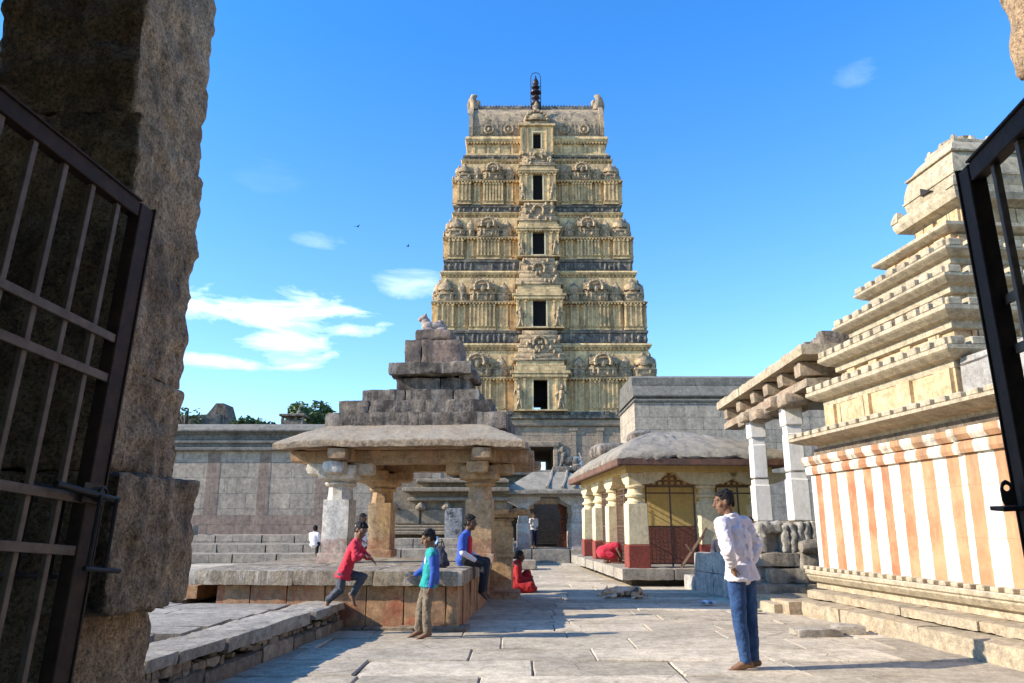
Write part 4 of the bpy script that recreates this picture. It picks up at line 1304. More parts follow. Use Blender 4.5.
# ------------------------------------------------------------------ small pavilion with white pillars in the middle distance
def build_mid_pavilion():
    t = thing('small_pavilion', 'small stone pavilion with white red-footed pillars and a dark doorway, below the tower', 'pavilion', (.2, 30, 0), R(0))
    m = MB(); rnd = random.Random(8)
    x = -.4
    while x < 4.2:
        w = rnd.uniform(.8, 1.5)
        m.rock((x + w / 2, .9, .26), (w - .02, 2.6, .54), .2, .04, .02, 2, 0, x)
        x += w
    m.build('platform', M['terrace'], t, smooth=45)
    for x, y in ((.25, 0), (2.35, 0), (.25, 2.2), (2.35, 2.2)):
        p = MB(); w = .5
        p.bx(x - w / 2, x + w / 2, y - w / 2, y + w / 2, .5, 1.5, .03)
        p.lathe((x, y, 1.5), [(.22, 0), (.25, .1), (.2, .2), (.2, .45), (.27, .55), (.2, .62)], 8)
        p.bx(x - .21, x + .21, y - .21, y + .21, 1.9, 2.3, .02)
        for d in (-1, 1):
            p.prism([(x, 2.02), (x + d * .62, 2.36), (x + d * .7, 2.5), (x, 2.5)], 'y', y - .2, y + .2)
        o = p.build('pillar', M['whitered2'], t)
    m = MB()
    m.bx(-.3, 2.9, -.25, .25, 2.5, 2.68, .02); m.bx(-.3, 2.9, 1.95, 2.45, 2.5, 2.68, .02)
    m.bx(.0, .5, .25, 1.95, 2.5, 2.67); m.bx(2.1, 2.6, .25, 1.95, 2.5, 2.67)
    m.build('beam', M['whitestone'], t)
    m = MB()
    hip_slab(m, -.55, 3.3, -.75, 3.0, 2.72, 1.2, .78, .12, 12, .05, .03, 4.0, 1.2)
    for x in (1.15, 1.75, 2.2):
        m.tube([(x, -.7, 2.82), (x + .2, .0, 3.2), (x + .28, .45, 3.55)], [.07, .07, .05], 6)
    m.build('roof', M['rooftop2'], t, smooth=35)
    m = MB(); m.rock((2.4, 1.2, 3.62), (1.9, 1.3, .2), .12, .05, .03, 3, 0, 2)
    m.build('roof_cap', M['rooftop'], t, smooth=45)
    # back wall with its doorway
    m = MB()
    m.bx(.5, .75, 3.2, 3.6, .5, 2.7); m.bx(1.95, 2.6, 3.2, 3.6, .5, 2.7); m.bx(.75, 1.95, 3.2, 3.6, 2.3, 2.7)
    m.build('door_wall', M['shrinedark'], t)
    m = MB()
    m.lathe((2.0, 2.6, .5), [(.3, 0), (.3, .25), (.18, .3), (.2, .5), (.26, .55), (.16, .65), (.17, 1.0), (.22, 1.1), (.14, 1.2), (.18, 1.5), (.25, 1.6), (.25, 1.8)], 10)
    m.build('carved_column', M['redstone'], t, smooth=50)
    m = MB(); m.bx(.76, 1.94, 3.61, 5.6, .5, .62); m.bx(.4, 2.6, 5.6, 5.7, .5, 2.7)
    for i in range(5): m.bx(.76, 1.94, 4.2 + i * .2, 4.4 + i * .2, .62, .75 + i * .28)
    m.build('dark_passage', M['shadestone'], t)  # near-black colour carries the shade of the passage
    l = thing('lion_statue', 'weathered dark crouching lion figure on the small pavilion roof', 'statue', (2.36, 31.0, 3.7))
    m = MB()
    for c, r in (((0, 0, .28), (.28, .16, .2)), ((.22, 0, .22), (.2, .18, .2)), ((-.2, 0, .5), (.15, .14, .2)), ((-.26, 0, .72), (.15, .13, .14)), ((-.38, 0, .68), (.09, .08, .08)), ((-.24, .1, .84), (.04, .04, .06)), ((-.24, -.1, .84), (.04, .04, .06)), ((.3, .14, .08), (.18, .07, .08)), ((.3, -.14, .08), (.18, .07, .08))):
        m.ell(c, r, 10, 7)
    for s_ in (-.09, .09): m.tube([(-.24, s_, .45), (-.3, s_, .2), (-.36, s_, .02)], [.09, .07, .06], 7)
    m.tube([(.38, 0, .2), (.5, 0, .4), (.42, 0, .62)], [.04, .035, .05], 6)
    b = m.build('body', M['rooftop'], l, smooth=60)
    m = MB(); m.box((0, 0, -.02), (1.0, .6, .1), .02); m.build('plinth', M['rooftop'], l)
M['whitered2'] = stone('white_pillar_red_foot', (.52, .49, .44), (.44, .40, .35), 1.4, stain=.3, dark=(.18, .14, .1), streak=.3, speck=.2, bump=.4, bands=[(-9, 1.14, (.30, .10, .07), 1.3)])
M['whitestone'] = stone('pale_limewashed_stone', (.40, .37, .31), (.32, .29, .24), 1.4, stain=.35, dark=(.12, .1, .08), streak=.3, speck=.25, bump=.4)
M['rooftop2'] = stone('grey_slab_roof', (.31, .265, .20), (.22, .19, .145), 1.2, stain=.5, dark=(.05, .045, .04), speck=.45, bump=.9, bumpd=.03, top=(.36, .32, .25), top_amt=.5)
M['redstone'] = stone('red_painted_carving', (.24, .09, .06), (.18, .09, .06), 2, stain=.4, speck=.4, bump=.8)
M['shadestone'] = stone('shaded_recess_stone', (.035, .030, .027), (.022, .02, .018), 1, bump=.5)  # dark tone paints the shade of passages and hollows
build_mid_pavilion()
# ------------------------------------------------------------------ yellow pavilion
M['dado'] = stone('faded_red_dado', (.24, .085, .06), (.17, .07, .05), 2, stain=.3, dark=(.07, .045, .035), speck=.3, bump=.3)
def build_yellow():
    t = thing('yellow_pavilion', 'yellow limewashed pavilion with red pillar feet, iron grilles and a curved grey stone roof', 'pavilion', (2.60, 18.45, 0), R(3.2))
    m = MB()
    for x0, x1 in ((0, 1.25), (1.26, 2.9), (2.91, 4.2)): m.rock(((x0 + x1) / 2, .5, .28), (x1 - x0, 1.1, .27), .14, .03, .015, 3, 0, x0)
    y = 1.06
    while y < 8.6:
        m.rock((.55, y + .8, .28), (1.1, 1.58, .265), .2, .03, .02, 2.5, 0, y); y += 1.6
    m.bx(1.0, 4.2, 1.0, 8.6, .15, .40)
    m.build('platform', M['terrace'], t, smooth=45)
    m = MB(); m.bx(.3, 4.2, .35, 8.4, -.05, .16); m.build('footing', M['joint'], t)
    def ypillar(x, y, half=False):
        p = MB(); w = .5
        p.bx(x - w / 2, x + w / 2, y - w / 2, y + w / 2, .95, 1.95, .02, .01)
        p.lathe((x, y, 1.95), [(.25, 0), (.25, .04), (.2, .05), (.19, .12), (.25, .15), (.26, .2), (.2, .24), (.18, .34), (.24, .38), (.25, .42), (.2, .45)], 12, jit=.006)
        p.bx(x - .2, x + .2, y - .2, y + .2, 2.38, 2.7, .02)
        for dx, dy in ((1, 0), (-1, 0), (0, 1), (0, -1)):
            if (dx == -1 and x < .6) or (dy == -1 and y < .6): continue
            prof = [(.19, 2.40), (.42, 2.44), (.6, 2.52), (.74, 2.63), (.78, 2.70), (.19, 2.70)]
            pr2 = [(x + dx * a, z) if dx else (y + dy * a, z) for a, z in prof]
            if dx: p.prism(pr2, 'y', y - .19, y + .19)
            else: p.prism(pr2, 'x', x - .19, x + .19)
        o = p.build('pillar', M['cream'], t, smooth=40)
        f = MB(); f.bx(x - .27, x + .27, y - .27, y + .27, .40, .95, .02, .01); f.build('red_foot', M['redpaint'], o)
    for x, y in ((.5, .5), (.5, 3.15), (.5, 5.45), (.5, 7.7), (2.3, .5), (3.65, .5), (1.5, 3.1), (2.9, 3.1)): ypillar(x, y)
    m = MB()
    m.bx(.25, 3.95, .28, .72, 2.70, 2.95); m.bx(.28, .72, .72, 8.2, 2.70, 2.945); m.bx(.72, 3.95, .72, 8.2, 2.86, 2.94)
    m.build('beam', M['yellow'], t)
    m = MB()
    m.bx(.9, 4.2, 2.5, 2.75, 1.40, 2.86)
    m.build('inner_wall', M['yellow'], t)
    m = MB(); m.bx(.9, 4.2, 2.47, 2.78, .41, 1.40); m.build('inner_dado', M['dado'], t)
    e = MB()
    e.ring((1.99, 4.0, 0), 2.02, 4.42, [(-.5, 2.945), (.07, 2.80), (.09, 2.83), (.09, 2.97), (-.4, 2.99)])
    e.build('eave_edge', M['eavered'], t)
    r = MB()
    hip_slab(r, -.10, 4.10, -.50, 8.52, 3.05, 1.7, .97, .075, 54, .06, .06, 6.0, 3.4, .66)
    r.build('roof', M['rooftop2'], t, smooth=35)
    for a_ in (((.9, 6.2, 3.75), (1.0, 1.6, .5), .14, .2, .05, 2, 0, 3), ((1.7, 5.0, 4.1), (.7, .7, .4), .14, .15, .05, 2, 0, 7)):
        r = MB(); r.rock(*a_); r.build('roof_boulder', M['rooftop'], t, smooth=60)
    # iron grilles between the pillars
    def grille(x0, x1, y, xaxis=True, lattice=True):
        g = MB()
        def seg(a, z0, b, z1, r=.013):
            if xaxis: g.tube([(a, y, z0), (b, y, z1)], r, 6)
            else: g.tube([(y, a, z0), (y, b, z1)], r, 6)
        for q in (0, .5, 1): seg(x0 + (x1 - x0) * q, .42, x0 + (x1 - x0) * q, 2.36, .022)
        for z in (.5, 1.38, 2.2, 2.36): seg(x0, z, x1, z, .018)
        n = int((x1 - x0) / .1)
        for i in range(1, n): seg(x0 + (x1 - x0) * i / n, .5, x0 + (x1 - x0) * i / n, 1.38 if lattice else 2.3, .006)
        for i in range(1, 9 if lattice else 18): seg(x0, .5 + i * .1, x1, .5 + i * .1, .005)
        return g.build('grille', M['rust'], t)
    grille(.8, 2.02, .62); grille(2.6, 3.7, .62)
    grille(.8, 2.9, .5, False, False); grille(3.45, 5.2, .5, False, False)
    for x0, x1 in ((.78, 2.04), (2.58, 3.74)):
        m = MB(); n = 8
        for i in range(n + 1):
            x = x0 + (x1 - x0) * i / n; m.bx(x - .025, x + .025, .58, .66, 2.37, 2.695)
        for z in (2.37, 2.48, 2.59): m.bx(x0, x1, .585, .655, z, z + .045)
        m.build('lattice', M['latticered'], t)
    b = thing('folding_barrier', 'rusty crossed iron barrier standing before the yellow pavilion grille', 'barrier', (4.55, 18.8, .41), R(3))
    m = MB()
    for y in (0, .12):
        m.tube([(-.45, y, .0), (.12, y, .75)], .022, 6); m.tube([(.1, y, .0), (-.3, y, .55)], .018, 6)
    m.tube([(-.45, 0, .02), (-.45, .12, .02)], .02, 6); m.tube([(-.1, 0, .42), (.2, .0, .95)], .02, 6)
    m.build('frame', M['rust'], b)
M['eavered'] = stone('reddened_eave_stone', (.20, .10, .065), (.14, .08, .055), 1.5, stain=.5, speck=.4, bump=.8)
M['latticered'] = stone('terracotta_lattice', (.30, .17, .09), (.22, .13, .07), 2, stain=.3, speck=.3)
build_yellow()

# ------------------------------------------------------------------ stair flank and carved parapet below the porch
def build_stair():
    d = Vector((.45, -3.3, 0)).normalized()
    t = thing('stone_stair', 'stepped grey stone stair flank, between yellow pavilion and standing man', 'stair', (3.95, 18.0, 0), math.atan2(d.y, d.x))
    f = MB()
    for i, (x0, x1, z0, z1) in enumerate(((0, .66, 0, .32), (.66, 1.7, 0, .44), (.68, 1.7, .44, .83), (1.7, 3.4, 0, .44), (1.7, 3.3, .44, .87))):
        f.rock(((x0 + x1) / 2, .32 + i * .004, (z0 + z1) / 2), (x1 - x0 - .004, .62, z1 - z0), .1, .025, .02, 4, 0, i * 2.3)
    f.build('flank', M['greystone'], t, smooth=40)
    s_ = MB()
    for i in range(5): s_.rock((.5 + i * .32, 1.5, .09 + i * .085), (.8, 1.6, .17 + i * .17), .3, .02, .015, 2, 0, i)
    s_.build('tread', M['stepstone'], t, smooth=45)
build_stair()
def build_parapet():
    t = thing('carved_parapet', 'broken pale carved parapet stones with a blunt projecting snout, below the white posts', 'parapet', (4.78, 14.5, 0), R(2))
    m = MB()
    m.rock((.35, .3, .18), (1.3, .8, .36), .14, .05, .03, 3, 0, 1); m.rock((.45, .35, .50), (.9, .7, .28), .12, .05, .03, 3, 0, 2); m.rock((.25, .3, .78), (.75, .6, .26), .12, .05, .04, 3, 0, 3)
    m.build('base_course', M['carved'], t, smooth=45)
    m = MB()
    for x, w, z1 in ((-.02, .2, 1.45), (.45, .16, 1.44), (.60, .15, 1.46), (.75, .15, 1.48), (.89, .15, 1.49), (1.03, .15, 1.5)):
        m.rock((x, .35, (.9 + z1) / 2), (w - .004, .42, z1 - .9), .04, .05, .03, 7, 0, x * 3)
    m.rock((.2, .32, 1.38), (.5, .34, .2), .05, .08, .05, 6, 0, 9)
    m.build('baluster', M['paleCarve'], t, smooth=50)
    m = MB(); m.bx(.09, .4, .42, .5, .88, 1.3)
    m.build('blue_panel', M['greystone'], t)
    m = MB()
    m.tube([(1.25, .1, .98), (1.0, .0, 1.02), (.75, -.05, 1.03), (.62, -.06, 1.02)], [.14, .15, .13, .1], 12)
    m.rock((.86, .15, .75), (.5, .4, .36), .08, .08, .04, 4, 0, 4)
    m.build('snout', M['carved'], t, smooth=60)
M['paleCarve'] = stone('pale_carved_granite', (.50, .46, .38), (.38, .34, .28), 2.0, stain=.55, dark=(.10, .09, .075), streak=.6, speck=.4, bump=1.0, bumpd=.03)
build_parapet()

# ------------------------------------------------------------------ pillared porch with the heavy eave
def build_porch():
    t = thing('pillared_porch', 'open stone porch with two white square posts and projecting corbels under a thick eave', 'porch', (5.34, 13.6, 0), R(-2.4))
    m = MB(); m.bx(-.05, 4, 1.25, 4.4, 0, 1.5, .03); m.build('platform', M['shrinedark'], t)
    for x, y, z1 in ((.14, 3.6, 3.75), (.22, 1.35, 3.72), (2.4, 3.6, 3.7), (2.4, 1.5, 3.7)):
        p = MB(); w = .36
        p.bx(x - w / 2, x + w / 2, y - w / 2, y + w / 2, 1.5, 2.3, .02, .012)
        p.bx(x - w / 2 + .03, x + w / 2 - .03, y - w / 2 + .03, y + w / 2 - .03, 2.3, 2.42)
        p.bx(x - w / 2 + .02, x + w / 2 - .02, y - w / 2 + .02, y + w / 2 - .02, 2.45, 3.2, .02, .012)
        p.bx(x - w / 2 + .04, x + w / 2 - .04, y - w / 2 + .04, y + w / 2 - .04, 3.2, 3.35)
        p.bx(x - w / 2, x + w / 2, y - w / 2, y + w / 2, 3.35, z1, .02, .012)
        p.build('post', M['white'], t)
    m = MB()
    for y in (6.2, 4.9, 3.6, 2.55, 1.5, .4):
        m.rock((.95, y, 4.30), (1.7, .36, .28), .1, .04, .025, 3, 0, y)
    m.rock((.35, 3.3, 4.0), (.5, 6.6, .2), .16, .05, .03, 3, 0, 2)
    for y in (3.6, 1.5):
        m.rock((.16, y + .5, 3.82), (.46, .56, .26), .09, .08, .03, 3, 0, y); m.rock((.16, y - .5, 3.82), (.46, .56, .26), .09, .08, .03, 3, 0, y + 3)
        m.rock((.1, y, 3.84), (.6, .5, .24), .08, .07, .03, 3, 0, y + 5)
    m.build('corbel', M['shrinedark2'], t, smooth=45)
    m = MB()
    y = -.3
    for w in (2.2, 2.4, 2.35):
        m.rock((2.0, y + w / 2, 4.56), (4.05, w - .01, .22), .12, .04, .025, 4, 0, y); y += w
    m.build('eave_slab', M['stepstone'], t, smooth=45)
    m = MB(); y = .0; rnd = random.Random(6)
    while y < 5.6:
        w = rnd.uniform(.2, .42)
        m.rock((2.1, y + w / 2, 4.82 + rnd.uniform(-.02, .05)), (3.2, w - .03, .3), .16, .07, .05, 3, 0, y); y += w
    m.build('roof_stone', M['rooftop'], t, smooth=50)
    m = MB(); m.bx(3.2, 3.6, .4, 4.2, 1.5, 4.1); m.build('rear_wall', M['yellow'], t)
    for y in (1.0, 2.7):
        m = MB(); m.bx(3.14, 3.2, y, y + 1.2, 1.5, 3.4); m.build('rear_shade_panel', M['shadestone'], t)  # dark sheets on the wall paint the shade inside the porch
M['shrinedark2'] = stone('brown_corbel_stone', (.40, .31, .21), (.30, .235, .165), 1.4, stain=.4, dark=(.05, .042, .036), speck=.4, bump=.8, patch=(.42, .22, .12), patch_amt=.5)
build_porch()

# ------------------------------------------------------------------ stepped shrine on the right
def build_vimana():
    t = thing('stepped_shrine', 'sunlit stone shrine with orange and white striped wall and toothed ledges rising to a dome', 'shrine', (4.71, 12.82, 0), R(5))
    rnd = random.Random(17)
    YN = -9.0
    # plinth steps
    m = MB(); y = YN
    cuts = []
    while y < 0:
        w = rnd.uniform(1.3, 2.2); w = w if y + w < -.6 else -y
        m.rock((.9, y + w / 2, .09), (1.8 + rnd.uniform(-.04, .04), w - .012, .25), .12, .03, .025, 2.6, 0, y); y += w
    m.rock((.55, .6, .08), (1.5, 1.15, .25), .14, .03, .025, 2.6, 0, 4); m.rock((.3, 1.6, .08), (1.15, .8, .24), .14, .03, .025, 2.6, 0, 6); m.rock((-.05, 1.0, .05), (.6, 1.5, .2), .14, .03, .02, 2.6, 0, 8)
    m.build('lower_step', M['stepstone'], t, smooth=45)
    m = MB(); y = YN
    while y < .5:
        w = rnd.uniform(1.2, 2.0); w = w if y + w < .1 else .52 - y
        m.rock((1.2, y + w / 2, .285), (1.7 + rnd.uniform(-.03, .03), w - .012, .13), .10, .03, .022, 3, 0, y + 20); y += w
    m.bx(.52, 3, YN, .7, .2, .27)
    m.build('upper_step', M['stepstone'], t, smooth=45)
    m = MB()
    m.bx(.74, 5, YN, .88, .35, .56)
    m.prism([(.74, .44), (.66, .47), (.60, .55), (.60, .58), (.74, .58)], 'y', YN, .95)
    m.bx(.57, 5, YN, .95, .582, .66, .015)
    y = YN
    while y < .9:
        m.bx(.575, .72, y, y + .13, .661, .72, .008); y += .235
    m.bx(.68, 5, YN, .90, .661, .70)
    m.build('plinth_moulding', M['vimana'], t)
    # striped wall
    m = MB()
    m.bx(.80, 5, -3.35, .84, .70, 2.62); m.bx(.72, 5, YN, -3.35, .70, 2.615)
    for x, dz in ((.80, 0), (.72, .001)):
        y0, y1 = (-3.34, .9) if x > .75 else (YN, -3.30)
        m.prism([(x + .1, 2.30), (x - .05, 2.30), (x - .07, 2.35), (x - .07, 2.42), (x - .03, 2.46), (x + .1, 2.46)], 'y', y0, y1)
        m.prism([(x + .1, 2.465), (x - .07, 2.465), (x - .12, 2.53), (x - .12, 2.61), (x + .1, 2.61)], 'y', y0, y1 + .02)
    m.build('striped_wall', M['striped'], t)
    def ledge(name, x0, y0, y1, zt, th, out, x1=None, tooth=.10, step=.27, plain_=False, hx=None, c=(2.75, -1.33)):
        l = MB()
        if hx is None:
            cx, hx_ = (x0 + 5) / 2, (5 - x0) / 2
            cy, hy = (y0 + y1) / 2, (y1 - y0) / 2
        else: cx, cy, hx_, hy = c[0], c[1], hx, hx
        zb = zt - th
        l.ring((cx, cy, 0), hx_ - out, hy - out, [(.0, zb), (.04, zb + .02), (.05, zb + .3 * th), (out * .55, zb + .36 * th), (out * .9, zb + .52 * th), (out, zb + .58 * th), (out, zt - tooth), (out - .16, zt - tooth + .01), (-.2, zt - tooth + .012)])
        if not plain_:
            # teeth on all four sides
            for sx, sy in ((-1, 0), (0, -1), (0, 1), (1, 0)):
                L = hy if sx else hx_
                n = max(3, int(2 * L / step))
                for i in range(n):
                    a = -L + 2 * L * (i + .5) / n
                    w = step * .7
                    if sx: l.box((cx + sx * (hx_ - .068), cy + a, zt - tooth / 2 + .002), (.14, w, tooth), .012, 0, .01)
                    else: l.box((cx + a, cy + sy * (hy - .068), zt - tooth / 2 + .002), (w, .14, tooth), .012, 0, .01)
        return l.build(name, M['vimana'], t)
    def wall(hx, z0, z1, c=(2.75, -1.33)):
        w = MB(); w.bx(c[0] - hx, c[0] + hx, c[1] - hx, c[1] + hx, z0, z1)
        for q in (-.75, -.3, .3, .75):
            w.bx(c[0] - hx - .05, c[0] - hx + .02, c[1] + q * hx - .12, c[1] + q * hx + .12, z0, z1 - .02)
            w.bx(c[0] + q * hx - .12, c[0] + q * hx + .12, c[1] - hx - .05, c[1] - hx + .02, z0, z1 - .021)
        return w.build('tier_wall', M['vimanawall'], t)
    m = MB(); m.bx(.85, 5, YN, .75, 2.62, 2.75); m.build('ledge_bed', M['shrinedark'], t)
    ledge('ledge', .48, YN, .98, 3.02, .30, .42, tooth=.08, step=.3)
    m = MB(); m.bx(.98, 4.9, -3.1, .45, 2.9, 3.5)
    for y in (.2, -.9, -2.0, -2.9): m.bx(.92, 1.0, y - .16, y + .16, 2.95, 3.48)
    m.build('tier_wall', M['vimanawall'], t)
    # nearer wing of the upper wall, in plain grey stone
    m = MB(); m.rock((3.1, -6.0, 3.3), (4.2, 5.7, .62), .25, .04, .03, 2, 0, 5); m.build('wing_wall', M['wing'], t, smooth=45)
    tiers = [(2.0, 3.86, .40, .26), (1.81, 4.47, .40, .26), (1.58, 5.02, .36, .24), (1.28, 5.55, .34, .22)]
    zprev = 3.45
    for i, (hx, zt, th, out) in enumerate(tiers):
        wall(hx - out - .03, zprev - .1, zt - th + .02)
        ledge('ledge', 0, 0, 0, zt, th, out, hx=hx, tooth=.11, step=.29)
        zprev = zt - .1
    wall(.86, zprev - .1, 5.8)
    ledge('ledge', 0, 0, 0, 6.02, .30, .22, hx=1.02, tooth=.07, plain_=True)
    c = (2.86, -1.42)
    wall(.58, 5.9, 6.35, c)
    l = MB()
    l.ring((c[0], c[1], 0), .53, .53, [(0, 6.28), (.05, 6.34), (.12, 6.38), (.26, 6.42), (.30, 6.52), (.30, 6.64), (.2, 6.68), (-.1, 6.70)])
    for sx in (-1, 1):
        for sy in (-1, 1): l.lathe((c[0] + sx * .75, c[1] + sy * .75, 6.6), [(.1, 0), (.09, .08), (.04, .2)], 4)
    l.build('dome_ledge', M['vimana'], t)
    d = MB()
    d.lathe((c[0], c[1], 6.62), [(.56, 0), (.6, .10), (.65, .16), (.67, .3), (.655, .46), (.615, .62), (.55, .78), (.47, .92), (.40, .99), (.36, 1.01)], 4)
    for k in range(4):
        a = PI / 2 * k
        ca, sa = math.cos(a), math.sin(a)
        for q in ():
            pts = [(.68, .18), (.70, .36), (.68, .53), (.63, .71), (.56, .87), (.48, .99)]
            d.tube([(c[0] + ca * r - sa * q * r / .68, c[1] + sa * r + ca * q * r / .68, 6.62 + z) for r, z in pts], .035, 5)
    for z_, r_ in ((.30, .675), (.72, .615)):
        d.ring((c[0], c[1], 6.62), r_ - .06, r_ - .06, [(.0, z_ - .02), (.072, z_ - .015), (.075, z_ + .015), (.03, z_ + .02)], False)
    d.build('dome', M['vimana'], t, smooth=35)
    d = MB()
    d.bx(c[0] - .38, c[0] + .38, c[1] - .38, c[1] + .38, 7.61, 7.70, .02)
    for sx in (-1, 0, 1):
        for sy in (-1, 0, 1):
            if sx or sy: d.lathe((c[0] + sx * .31, c[1] + sy * .31, 7.69), [(.07, 0), (.05, .05), (.03, .09)], 6)
    d.lathe((c[0], c[1], 7.77), [(.26, 0), (.28, .04), (.2, .07), (.1, .09)], 10)
    d.build('crown', M['vimana'], t)
    # niche shade painted as a dark wedge on the dome's left face
    d = MB()
    d.prism([(c[1] - .12, 6.84), (c[1] + .16, 6.86), (c[1] + .15, 7.0)], 'x', c[0] - .70, c[0] - .6)
    d.build('niche', M['shadestone'], t)
M['wing'] = stone('pale_grey_ashlar', (.40, .38, .345), (.34, .32, .29), 1.2, stain=.25, dark=(.15, .13, .11), streak=.2, speck=.4, bump=.6, blocks=(1.4, .5))
build_vimana()

# ------------------------------------------------------------------ small things on the ground
def flat_stone(label, x, y, s, rz, seed):
    m = MB(); m.rock((0, 0, s[2] / 2), s, .07, .03, .04, 4, rz, seed)
    o = m.build('loose_slab', M['terrace'], None, smooth=45, loc=(x, y, -.005))
    tag(o, label, 'stone', 'loose slabs at the shrine foot')
flat_stone('larger loose flat slab broken off, lying before the lowest shrine step', 4.02, 10.5, (.62, .34, .10), .1, 3)
flat_stone('smaller loose flat slab lying tight against the shrine step', 4.55, 10.75, (.40, .30, .10), -.2, 8)
def scrap(name, label, cat, x, y, s, mat, seed):
    n = 7; vs = []; fs = []
    for i in range(n):
        for j in range(n):
            u, v = i / (n - 1) - .5, j / (n - 1) - .5
            q = Vector((u * s[0], v * s[1], 0))
            vs.append((q.x, q.y, .02 + s[2] * (.5 + .8 * noise.noise(Vector((u * 4 + seed, v * 4, seed)))) ))
    for i in range(n - 1):
        for j in range(n - 1): fs.append((i * n + j, i * n + n + j, i * n + n + j + 1, i * n + j + 1))
    m = MB(); m.add(vs, fs); m.add([(p[0], p[1], p[2] - .006) for p in vs], [tuple(reversed(f)) for f in fs])
    tag(m.build(name, mat, None, smooth=60, loc=(x, y, 0)), label, cat)
M['sc_blue'] = plain('pale_blue_plastic', (.45, .58, .75), .4, .1)
M['sc_green'] = plain('faded_green_paper', (.38, .42, .26), .7, .2)
scrap('plastic_bag', 'crumpled pale blue plastic scrap lying by the stair foot', 'litter', 3.55, 14.3, (.28, .2, .08), M['sc_blue'], 2)
scrap('paper_scrap', 'crumpled pale greenish paper scrap at the shadowed step, right of the standing man', 'litter', 3.98, 13.0, (.26, .2, .08), M['sc_green'], 5)
# ------------------------------------------------------------------ people and animals
def cap(mb, p0, r0, p1, r1, flat=None, n=14, end=True):
    """tapered capsule; flat = (axis, factor) squashes the section along the axis"""
    p0 = Vector(p0); p1 = Vector(p1); d = p1 - p0; L = d.length
    if L < 1e-5: d = Vector((0, 0, 1)); L = 1.0
    d = d / L; a = d.orthogonal().normalized(); b = d.cross(a)
    rings = []
    for i in range(5):
        t = -PI / 2 + PI / 2 * i / 5 + .12
        rings.append((p0 + d * math.sin(t) * r0, r0 * math.cos(t)))
    rings.append((p0, r0))
    for q in (.33, .67): rings.append((p0 + (p1 - p0) * q, r0 + (r1 - r0) * q))
    rings.append((p1, r1))
    for i in range(1, 6 if end else 1):
        t = PI / 2 * i / 5 - .12
        rings.append((p1 + d * math.sin(t) * r1, r1 * math.cos(t)))
    vs = []; fs = []
    for c, r in rings:
        for k in range(n):
            t = 2 * PI * k / n
            o = a * math.cos(t) * r + b * math.sin(t) * r
            if flat:
                ax = Vector(flat[0]).normalized(); o = o + ax * (o.dot(ax) * (flat[1] - 1))
            vs.append(c + o)
    m = len(rings)
    for i in range(m - 1):
        for k in range(n):
            l = (k + 1) % n
            fs.append((i * n + k, i * n + l, i * n + n + l, i * n + n + k))
    fs.append(tuple(reversed(range(n)))); fs.append(tuple(range(m * n - n, m * n)))
    mb.add(vs, fs)

def blob(name, mb, voxel, mat, parent, it=6, wrinkle=0.0, freq=14.0, fac=.5):
    """melts overlapping shapes into ONE continuous skin"""
    me = bpy.data.meshes.new(name)
    me.from_pydata(mb.v, [], mb.f)
    bm = bmesh.new(); bm.from_mesh(me)
    bmesh.ops.recalc_face_normals(bm, faces=bm.faces); bm.to_mesh(me); bm.free()
    o = bpy.data.objects.new(name + '_src', me); COL.objects.link(o)
    r = o.modifiers.new('r', 'REMESH'); r.mode = 'VOXEL'; r.voxel_size = voxel; r.use_smooth_shade = True
    s = o.modifiers.new('s', 'SMOOTH'); s.factor = fac; s.iterations = it
    dg = bpy.context.evaluated_depsgraph_get()
    nm = bpy.data.meshes.new_from_object(o.evaluated_get(dg))
    bpy.data.objects.remove(o); bpy.data.meshes.remove(me)
    if wrinkle:
        for v in nm.vertices:
            p = v.co
            w = .7 * noise.noise(Vector((p.x * freq, p.y * freq, p.z * freq * .6)))
            q1 = noise.noise(Vector((p.x * freq * .9 + p.z * 5, p.y * freq * .9 - p.z * 4, p.z * freq * 1.25)))
            q2 = noise.noise(Vector((p.x * freq * 1.9 - p.z * 9, p.y * freq * 1.9, p.z * freq * 1.6 + 7)))
            w += .9 * (.35 - abs(q1) * 1.6) + .4 * (.3 - abs(q2) * 1.5)
            v.co = p + v.normal * (w * wrinkle)
    nm.materials.clear(); nm.materials.append(mat)
    nm.polygons.foreach_set('use_smooth', [True] * len(nm.polygons))
    nm.name = name
    q = bpy.data.objects.new(name, nm); COL.objects.link(q); q.parent = parent
    return q

def hand(mb, w, d, nrm, s, curl=.35, thumb=1):
    """palm, four unequal bent fingers and a thumb from the side of the palm"""
    w = Vector(w); d = Vector(d).normalized(); nrm = Vector(nrm); nrm = (nrm - d * nrm.dot(d)).normalized(); sd = d.cross(nrm) * thumb
    pl = .085 * s
    for q in (-.022, 0, .022): cap(mb, w + sd * q * s * .6, .017 * s, w + d * pl + sd * q * s * 1.15, .014 * s, (nrm, .8), 10)
    for i, (off, ln) in enumerate(((.034, .068), (.0115, .078), (-.0115, .072), (-.033, .056))):
        b = w + d * pl * .95 + sd * off * s
        d1 = (d + sd * off * 3 + nrm * curl * .5).normalized(); m = b + d1 * ln * .55 * s
        d2 = (d1 + nrm * curl * 1.4).normalized(); e = m + d2 * ln * .5 * s
        cap(mb, b, .0092 * s, m, .0085 * s, None, 8); cap(mb, m, .0085 * s, e, .007 * s, None, 8)
    b = w + d * pl * .3 + sd * .03 * s
    m = b + (d * .6 + sd * .75 + nrm * .3).normalized() * .042 * s
    e = m + (d * .95 + sd * .25 + nrm * .3).normalized() * .034 * s
    cap(mb, b, .012 * s, m, .0105 * s, None, 8); cap(mb, m, .0105 * s, e, .008 * s, None, 8)

